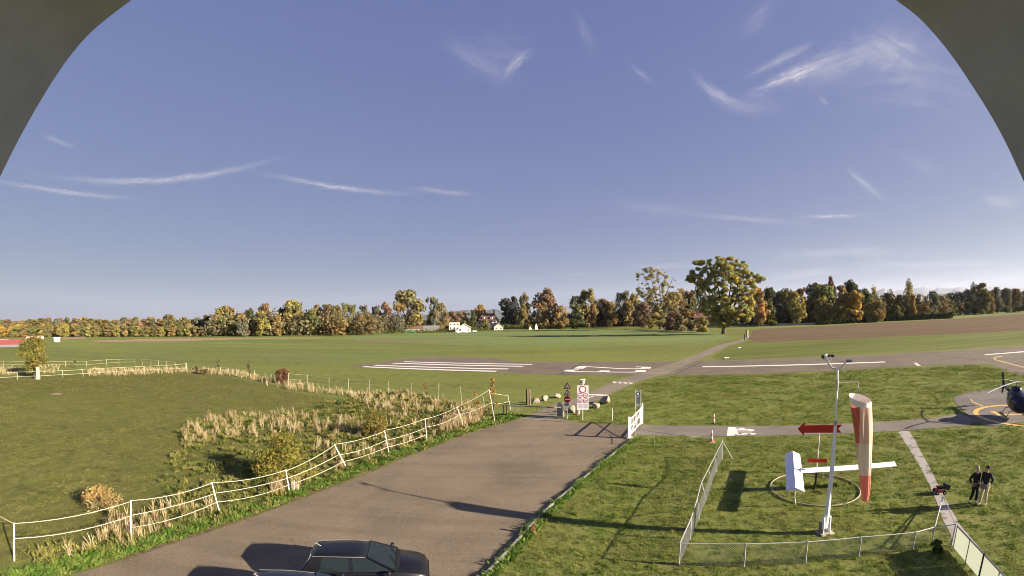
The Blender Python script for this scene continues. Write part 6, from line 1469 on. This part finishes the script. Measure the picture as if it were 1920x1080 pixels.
def scatter(name, poly_px, density, variants, smin, smax, seed, exclude=(), label=None, cat='grass', world_poly=None, fall=None, clump=0., maxd=None, edge=0.):
    rs = np.random.RandomState(seed)
    P = [tuple(at(*q).xy) for q in poly_px] if world_poly is None else world_poly
    P = np.array(P); x0, y0 = P.min(0); x1, y1 = P.max(0); n = int((x1-x0)*(y1-y0)*density)
    n = min(n, 900000)
    X = x0+(x1-x0)*rs.random(n); Y = y0+(y1-y0)*rs.random(n); k = in_poly(P, X, Y)
    for e in exclude: k &= ~in_poly(e, X, Y)
    d = np.hypot(X, Y)
    if maxd: k &= d < maxd
    if fall: k &= rs.random(n) < np.clip((fall/np.maximum(d, 1))**2, 0, 1)
    if clump:
        f = sum(np.sin(X*a+b*Y+c)*np.sin(Y*a*1.3-b*X+c*2) for a, b, c in [(.9, .4, 1), (2.1, -1.3, 2), (3.9, 2.2, .5)])/3
        k &= rs.random(n) < np.clip(.5+f*clump*1.6, .04, 1)
    X, Y, d = X[k], Y[k], d[k]; n = len(X)
    me = bpy.data.meshes.new(name); me.vertices.add(n); co = np.stack([X, Y, np.full(n, .006)], 1).astype(np.float32); me.vertices.foreach_set('co', co.ravel())
    sc = (smin+(smax-smin)*rs.random(n)**1.5)*(np.maximum(1, d/fall)**.8 if fall else 1)
    wide = (np.maximum(1, d/fall)**.9 if fall else np.ones(n))
    S = np.stack([sc*wide, sc*wide, sc/np.maximum(1, (np.maximum(1, d/fall)**.7 if fall else 1))], 1)
    me.attributes.new('sc', 'FLOAT_VECTOR', 'POINT').data.foreach_set('vector', S.astype(np.float32).ravel())
    R_ = np.zeros((n, 3), np.float32); R_[:, 2] = rs.random(n)*6.283; me.attributes.new('rot', 'FLOAT_VECTOR', 'POINT').data.foreach_set('vector', R_.ravel())
    me.attributes.new('vi', 'INT', 'POINT').data.foreach_set('value', rs.randint(0, len(variants), n).astype(np.int32))
    o = bpy.data.objects.new(name, me); COL.objects.link(o)
    g = bpy.data.node_groups.new(name, 'GeometryNodeTree'); g.interface.new_socket('Geometry', in_out='INPUT', socket_type='NodeSocketGeometry'); g.interface.new_socket('Geometry', in_out='OUTPUT', socket_type='NodeSocketGeometry')
    N = g.nodes; gi = N.new('NodeGroupInput'); go = N.new('NodeGroupOutput'); jn_ = N.new('GeometryNodeJoinGeometry'); ip = N.new('GeometryNodeInstanceOnPoints')
    for v in variants[::-1]:
        oi = N.new('GeometryNodeObjectInfo'); oi.inputs['Object'].default_value = v; oi.inputs['As Instance'].default_value = True; g.links.new(oi.outputs['Geometry'], jn_.inputs[0])
    def attr(nm, ty):
        a = N.new('GeometryNodeInputNamedAttribute'); a.data_type = ty; a.inputs['Name'].default_value = nm; return a.outputs[0]
    g.links.new(gi.outputs[0], ip.inputs['Points']); g.links.new(jn_.outputs[0], ip.inputs['Instance']); ip.inputs['Pick Instance'].default_value = True
    g.links.new(attr('vi', 'INT'), ip.inputs['Instance Index']); g.links.new(attr('rot', 'FLOAT_VECTOR'), ip.inputs['Rotation']); g.links.new(attr('sc', 'FLOAT_VECTOR'), ip.inputs['Scale']); g.links.new(ip.outputs[0], go.inputs[0])
    o.modifiers.new('tufts', 'NODES').node_group = g
    print('SCATTER', name, n)
    return tag(o, label, cat, kind='stuff')
def poly_of(o): return [tuple(v.co.xy) for v in o.data.vertices]
PAVED = [poly_of(o) for o in (road, path, taxi, pad, runway)]
GR = [poly_of(bpy.data.objects['gravel_strip'])]
B_lawn = blade_mat('lawn_blades', (.09, .15, .028), (.16, .215, .045), (.26, .265, .075), brown=.5); B_pad = blade_mat('paddock_blades', (.13, .15, .035), (.175, .185, .05), (.25, .225, .075), brown=.4)
B_weed = blade_mat('weed_leaves', (.09, .12, .03), (.17, .18, .05), (.30, .27, .09)); B_verge = blade_mat('verge_leaves', (.08, .15, .03), (.14, .22, .04), (.22, .26, .07)); B_dry = blade_mat('dry_blades', (.27, .19, .10), (.42, .33, .18), (.52, .44, .28), .25)
V_lawn = [tuft_mesh('tuft', i, 26, .085, .17, .014, B_lawn, .8) for i in range(4)]
V_pad = [tuft_mesh('tuft', i+10, 22, .06, .2, .016, B_pad, .8) for i in range(3)]
V_weed = [tuft_mesh('tuft', i+20, 26, .26, .2, .03, B_weed, .8, True) for i in range(4)]
V_verge = [tuft_mesh('tuft', i+30, 24, .2, .2, .035, B_verge, .9, True) for i in range(3)]
V_dry = [tuft_mesh('tuft', i+40, 16, .85, .16, .016, B_dry, .45, head=1.6) for i in range(4)]
scatter('lawn_grass', [(1188, 819), (1240, 820), (1450, 819), (1690, 810), (1760, 805), (1856, 803), (1990, 792), (2080, 1200), (700, 1200), (905, 1083), (1008, 973), (1080, 909), (1165, 840)], 26, V_lawn, .7, 1.5, 1, PAVED+GR, 'lawn grass between the road, taxiway and the bottom of the photo', fall=18, clump=.12)
scatter('field_grass', [(1052, 787), (1190, 796), (1340, 797), (1590, 794), (1765, 781), (1800, 760), (1787, 747), (1810, 735), (1919, 725), (1990, 722), (1990, 725), (1890, 699), (1850, 685), (1700, 689), (1440, 702), (1245, 706), (1140, 745)], 16, V_lawn, .8, 1.6, 2, PAVED, 'grass field between taxiway and runway', fall=20, clump=.12)
V_tall = [tuft_mesh('tuft', i+50, 20, .16, .11, .016, B_lawn, .6) for i in range(3)]
scatter('lawn_tussocks', [(1188, 819), (1240, 820), (1450, 819), (1690, 810), (1760, 805), (1856, 803), (1990, 792), (2080, 1200), (700, 1200), (905, 1083), (1008, 973), (1080, 909), (1165, 840)], 3.5, V_tall, .5, 1.2, 11, PAVED+GR, 'taller grass tussocks standing out of the lawn', fall=22)
scatter('field_tussocks', [(1052, 787), (1190, 796), (1340, 797), (1590, 794), (1765, 781), (1800, 760), (1787, 747), (1810, 735), (1919, 725), (1990, 722), (1990, 725), (1890, 699), (1850, 685), (1700, 689), (1440, 702), (1245, 706), (1140, 745)], 2.5, V_tall, .6, 1.4, 12, PAVED, 'taller grass tussocks in the field beyond the taxiway', fall=30)
scatter('paddock_turf', [(-40, 720), (120, 707), (352, 699), (545, 737), (700, 758), (830, 780), (900, 792), (700, 852), (550, 912), (400, 957), (240, 1012), (27, 1054), (-200, 1120), (-200, 720)], 16, V_pad, .8, 1.5, 3, PAVED, 'short paddock grass inside the fences', fall=20, clump=.1)
scatter('weeds', [(300, 905), (330, 850), (350, 800), (420, 778), (560, 776), (660, 742), (760, 735), (900, 765), (935, 790), (880, 815), (740, 862), (600, 916), (480, 962), (390, 985), (200, 1040), (120, 1060), (40, 1062), (60, 1040), (230, 985), (320, 940)], 9, V_weed, .5, 1.5, 4, PAVED, 'tangled low weeds on the road side of the paddock', 'weeds', fall=26, clump=.6)
scatter('verge_weeds', [(-60, 1120), (120, 1078), (240, 1044), (320, 1017), (480, 964), (600, 919), (740, 864), (870, 813), (935, 795), (980, 782), (955, 775), (925, 783), (860, 806), (735, 850), (595, 903), (478, 945), (395, 972), (240, 1020), (100, 1055), (-60, 1080)], 26, V_verge, .5, 1.2, 5, PAVED, 'fresh green weeds along the left edge of the road', 'weeds', fall=26)
scatter('verge_weeds', None, 90, V_verge, .5, 1.3, 6, [], 'weeds growing over the kerb of the lawn', 'weeds', world_poly=[(v.x+.02, v.y+.0) for v in kw] + [(v.x+.3, v.y-.1) for v in kw[::-1]])
for i, (poly, dens, s0, s1, lab) in enumerate([
    ([(335, 850), (350, 803), (400, 780), (520, 776), (650, 785), (700, 797), (690, 812), (560, 815), (450, 822), (380, 835)], 4.5, .45, 1.15, 'tall straw-coloured grass in the bend of the paddock'),
    ([(650, 742), (700, 733), (760, 738), (840, 752), (905, 762), (880, 780), (800, 775), (740, 790), (690, 765)], 4, .45, 1.1, 'tall straw-coloured grass below the wire fence'),
    ([(820, 812), (840, 785), (880, 772), (912, 772), (900, 792), (862, 806)], 30, .7, 1.2, 'dense pinkish dry grass behind the leaning fence posts'),
    ([(352, 699), (440, 706), (540, 731), (640, 742), (700, 750), (690, 740), (600, 728), (540, 716), (450, 698), (360, 692)], 5, .5, 1.0, 'dry grass strip along the wire fence'),
    ([(165, 706), (270, 703), (352, 700), (352, 691), (270, 692), (165, 694)], 5, .5, .95, 'dry grass between the two rail fences'),
    ([(180, 1012), (180, 985), (300, 958), (395, 938), (425, 952), (330, 992), (235, 1028)], 11, .4, 1.1, 'dry grass at the foot of the roadside fence'),
    ([(505, 930), (560, 922), (566, 900), (515, 903)], 40, .4, .9, 'orange dry grass under the round bush'),
    ([(690, 860), (735, 848), (800, 825), (790, 812), (720, 835), (640, 868)], 8, .4, .8, 'scattered dry stems along the fence'),
    ([(120, 1048), (190, 1030), (190, 1005), (120, 1020)], 6, .4, .8, 'single dry tufts under the first fence span'),
    ([(0, 705), (110, 700), (112, 686), (0, 690)], 3, .4, .8, 'dry grass beside the lone young tree'),
    ([(560, 860), (640, 800), (880, 780), (930, 792), (740, 850), (600, 905)], 2.2, .4, 1.0, 'scattered straw stems among the weeds')]):
    scatter('dry_grass', poly, dens, V_dry, s0, s1, 60+i, PAVED, lab, 'grass', clump=.75)

B_fall = blade_mat('fallen_leaf', (.10, .055, .025), (.26, .16, .05), (.36, .27, .10), .2)
def litter(name, seed):
    r = random.Random(seed); m = MB()
    for i in range(5):
        x, y = r.uniform(-.4, .4), r.uniform(-.4, .4); a = r.random()*6.28; s = r.uniform(.025, .05); c, s_ = math.cos(a)*s, math.sin(a)*s
        m.face([(x+c, y+s_, .012), (x-s_*.7, y+c*.7, .025), (x-c, y-s_, .01), (x+s_*.7, y-c*.7, .02)])
    return bpy.data.objects.new(name, m.mesh(name, B_fall))
V_fall = [litter('leaf_litter', i) for i in range(4)]
scatter('fallen_leaves', [tuple(q) for q in road_l + road_r], .5, V_fall, .6, 1.2, 91, [], 'scattered dead leaves and grit on the access road', 'leaves', clump=.8)
scatter('fallen_leaves', [(120, 1078), (245, 1044), (480, 965), (600, 920), (740, 864), (870, 813), (960, 787), (975, 790), (880, 822), (750, 873), (610, 932), (490, 980), (260, 1062)], 5, V_fall, .6, 1.3, 92, [], 'dead leaves gathered along the left edge of the road', 'leaves', clump=.6)
scatter('fallen_leaves', [(1188, 819), (1340, 822), (1350, 860), (1300, 960), (1270, 1070), (905, 1083), (1008, 973), (1080, 909), (1165, 840)], 1.6, V_fall, .8, 1.5, 93, PAVED, 'brown leaves lying in the lawn beside the road', 'leaves', clump=.8)
# camera housing hood
def hood():
    D = .085; edge = [(-130, 640), (-60, 475), (0, 332), (43, 247), (100, 150), (133, 103), (167, 64), (203, 33), (247, 0), (320, -50), (430, -112), (570, -172), (760, -222), (963, -240), (1170, -222), (1360, -172), (1500, -112), (1610, -50), (1680, 0), (1718, 29), (1753, 65), (1790, 112), (1823, 161), (1857, 215), (1887, 270), (1920, 341), (1985, 490), (2050, 640)]
    t = thing('camera_hood', 'grey arched sun hood of the webcam housing, seen at both top corners', 'camera hood', camo.location)
    fw = rotc((0, 1, 0))
    P = []
    for x, y in edge:
        d = ray(x, y); k = d.dot(fw); P.append(d*(D/max(k, .25)))
    down = rotc((0, 0, -1))
    Q = []
    for i in range(len(P)-1):
        a, b, c, d = P[max(i-1, 0)], P[i], P[i+1], P[min(i+2, len(P)-1)]
        for k in range(5):
            u = k/5; Q.append(.5*((2*b)+(c-a)*u+(2*a-5*b+4*c-d)*u*u+(3*b-a-3*c+d)*u*u*u))
    P = Q+[P[-1]]
    P = [P[0]+down*.07] + P + [P[-1]+down*.07]
    m = MB(); rings = []
    for u, off in ((0, 0), (.03, -.001), (.09, 0), (.15, .002), (.19, .003)):
        rings.append([p-fw*u+(p-fw*p.dot(fw)).normalized()*off for p in P])
    def strip(rows, flip=False):
        n = len(rows[0]); vs = [q for r in rows for q in r]
        m.raw(vs, [(i*n+k, i*n+k+1, (i+1)*n+k+1, (i+1)*n+k) for i in range(len(rows)-1) for k in range(n-1)])
    strip(rings); outer = [[p+(p-fw*p.dot(fw)).normalized()*.008 for p in r] for r in rings]; strip(outer)
    strip([rings[0], outer[0]])
    mm = pm('hood_plastic', (.37, .37, .62), .6, var=.2, vscale=18, bump=.15, bscale=300)
    m.build('shell', mm, t, True)
    rib = [p-fw*.034-(p-fw*p.dot(fw)).normalized()*.0008 for p in P[2:-2]]; m = MB(); m.tube(rib, .0011, 6); m.build('moulded_rib', mm, t, True)
    m = MB(); bk = [p*.98-fw*.19 for p in P]; m.slab(bk, fw*-1, .006); m.build('back_plate', mm, t)
    m = MB(); m.tube([tuple(-fw*.19), tuple(-fw*.4), tuple(-fw*.45+Vector((0, 0, -.5)))], .03, 10); m.build('mounting_arm', M_grey, t)
hood()

# ------------------------------------------------------------------ the air
def haze():
    m = bpy.data.materials.new('air'); m.use_nodes = True; T = NT(m.node_tree); T.n.clear(); out = T.add('ShaderNodeOutputMaterial'); v = T.add('ShaderNodeVolumePrincipled')
    v.inputs['Color'].default_value = (.78, .86, 1, 1); v.inputs['Density'].default_value = HAZE; v.inputs['Anisotropy'].default_value = .2
    T.l.new(v.outputs[0], out.inputs['Volume'])
    if hasattr(m, 'cycles'): m.cycles.volume_sampling = 'DISTANCE'
    o = MB().box((0, 0, 700), (54000, 54000, 1402)).build('haze', m); o['kind'] = 'stuff'
HAZE = 2e-5
haze()
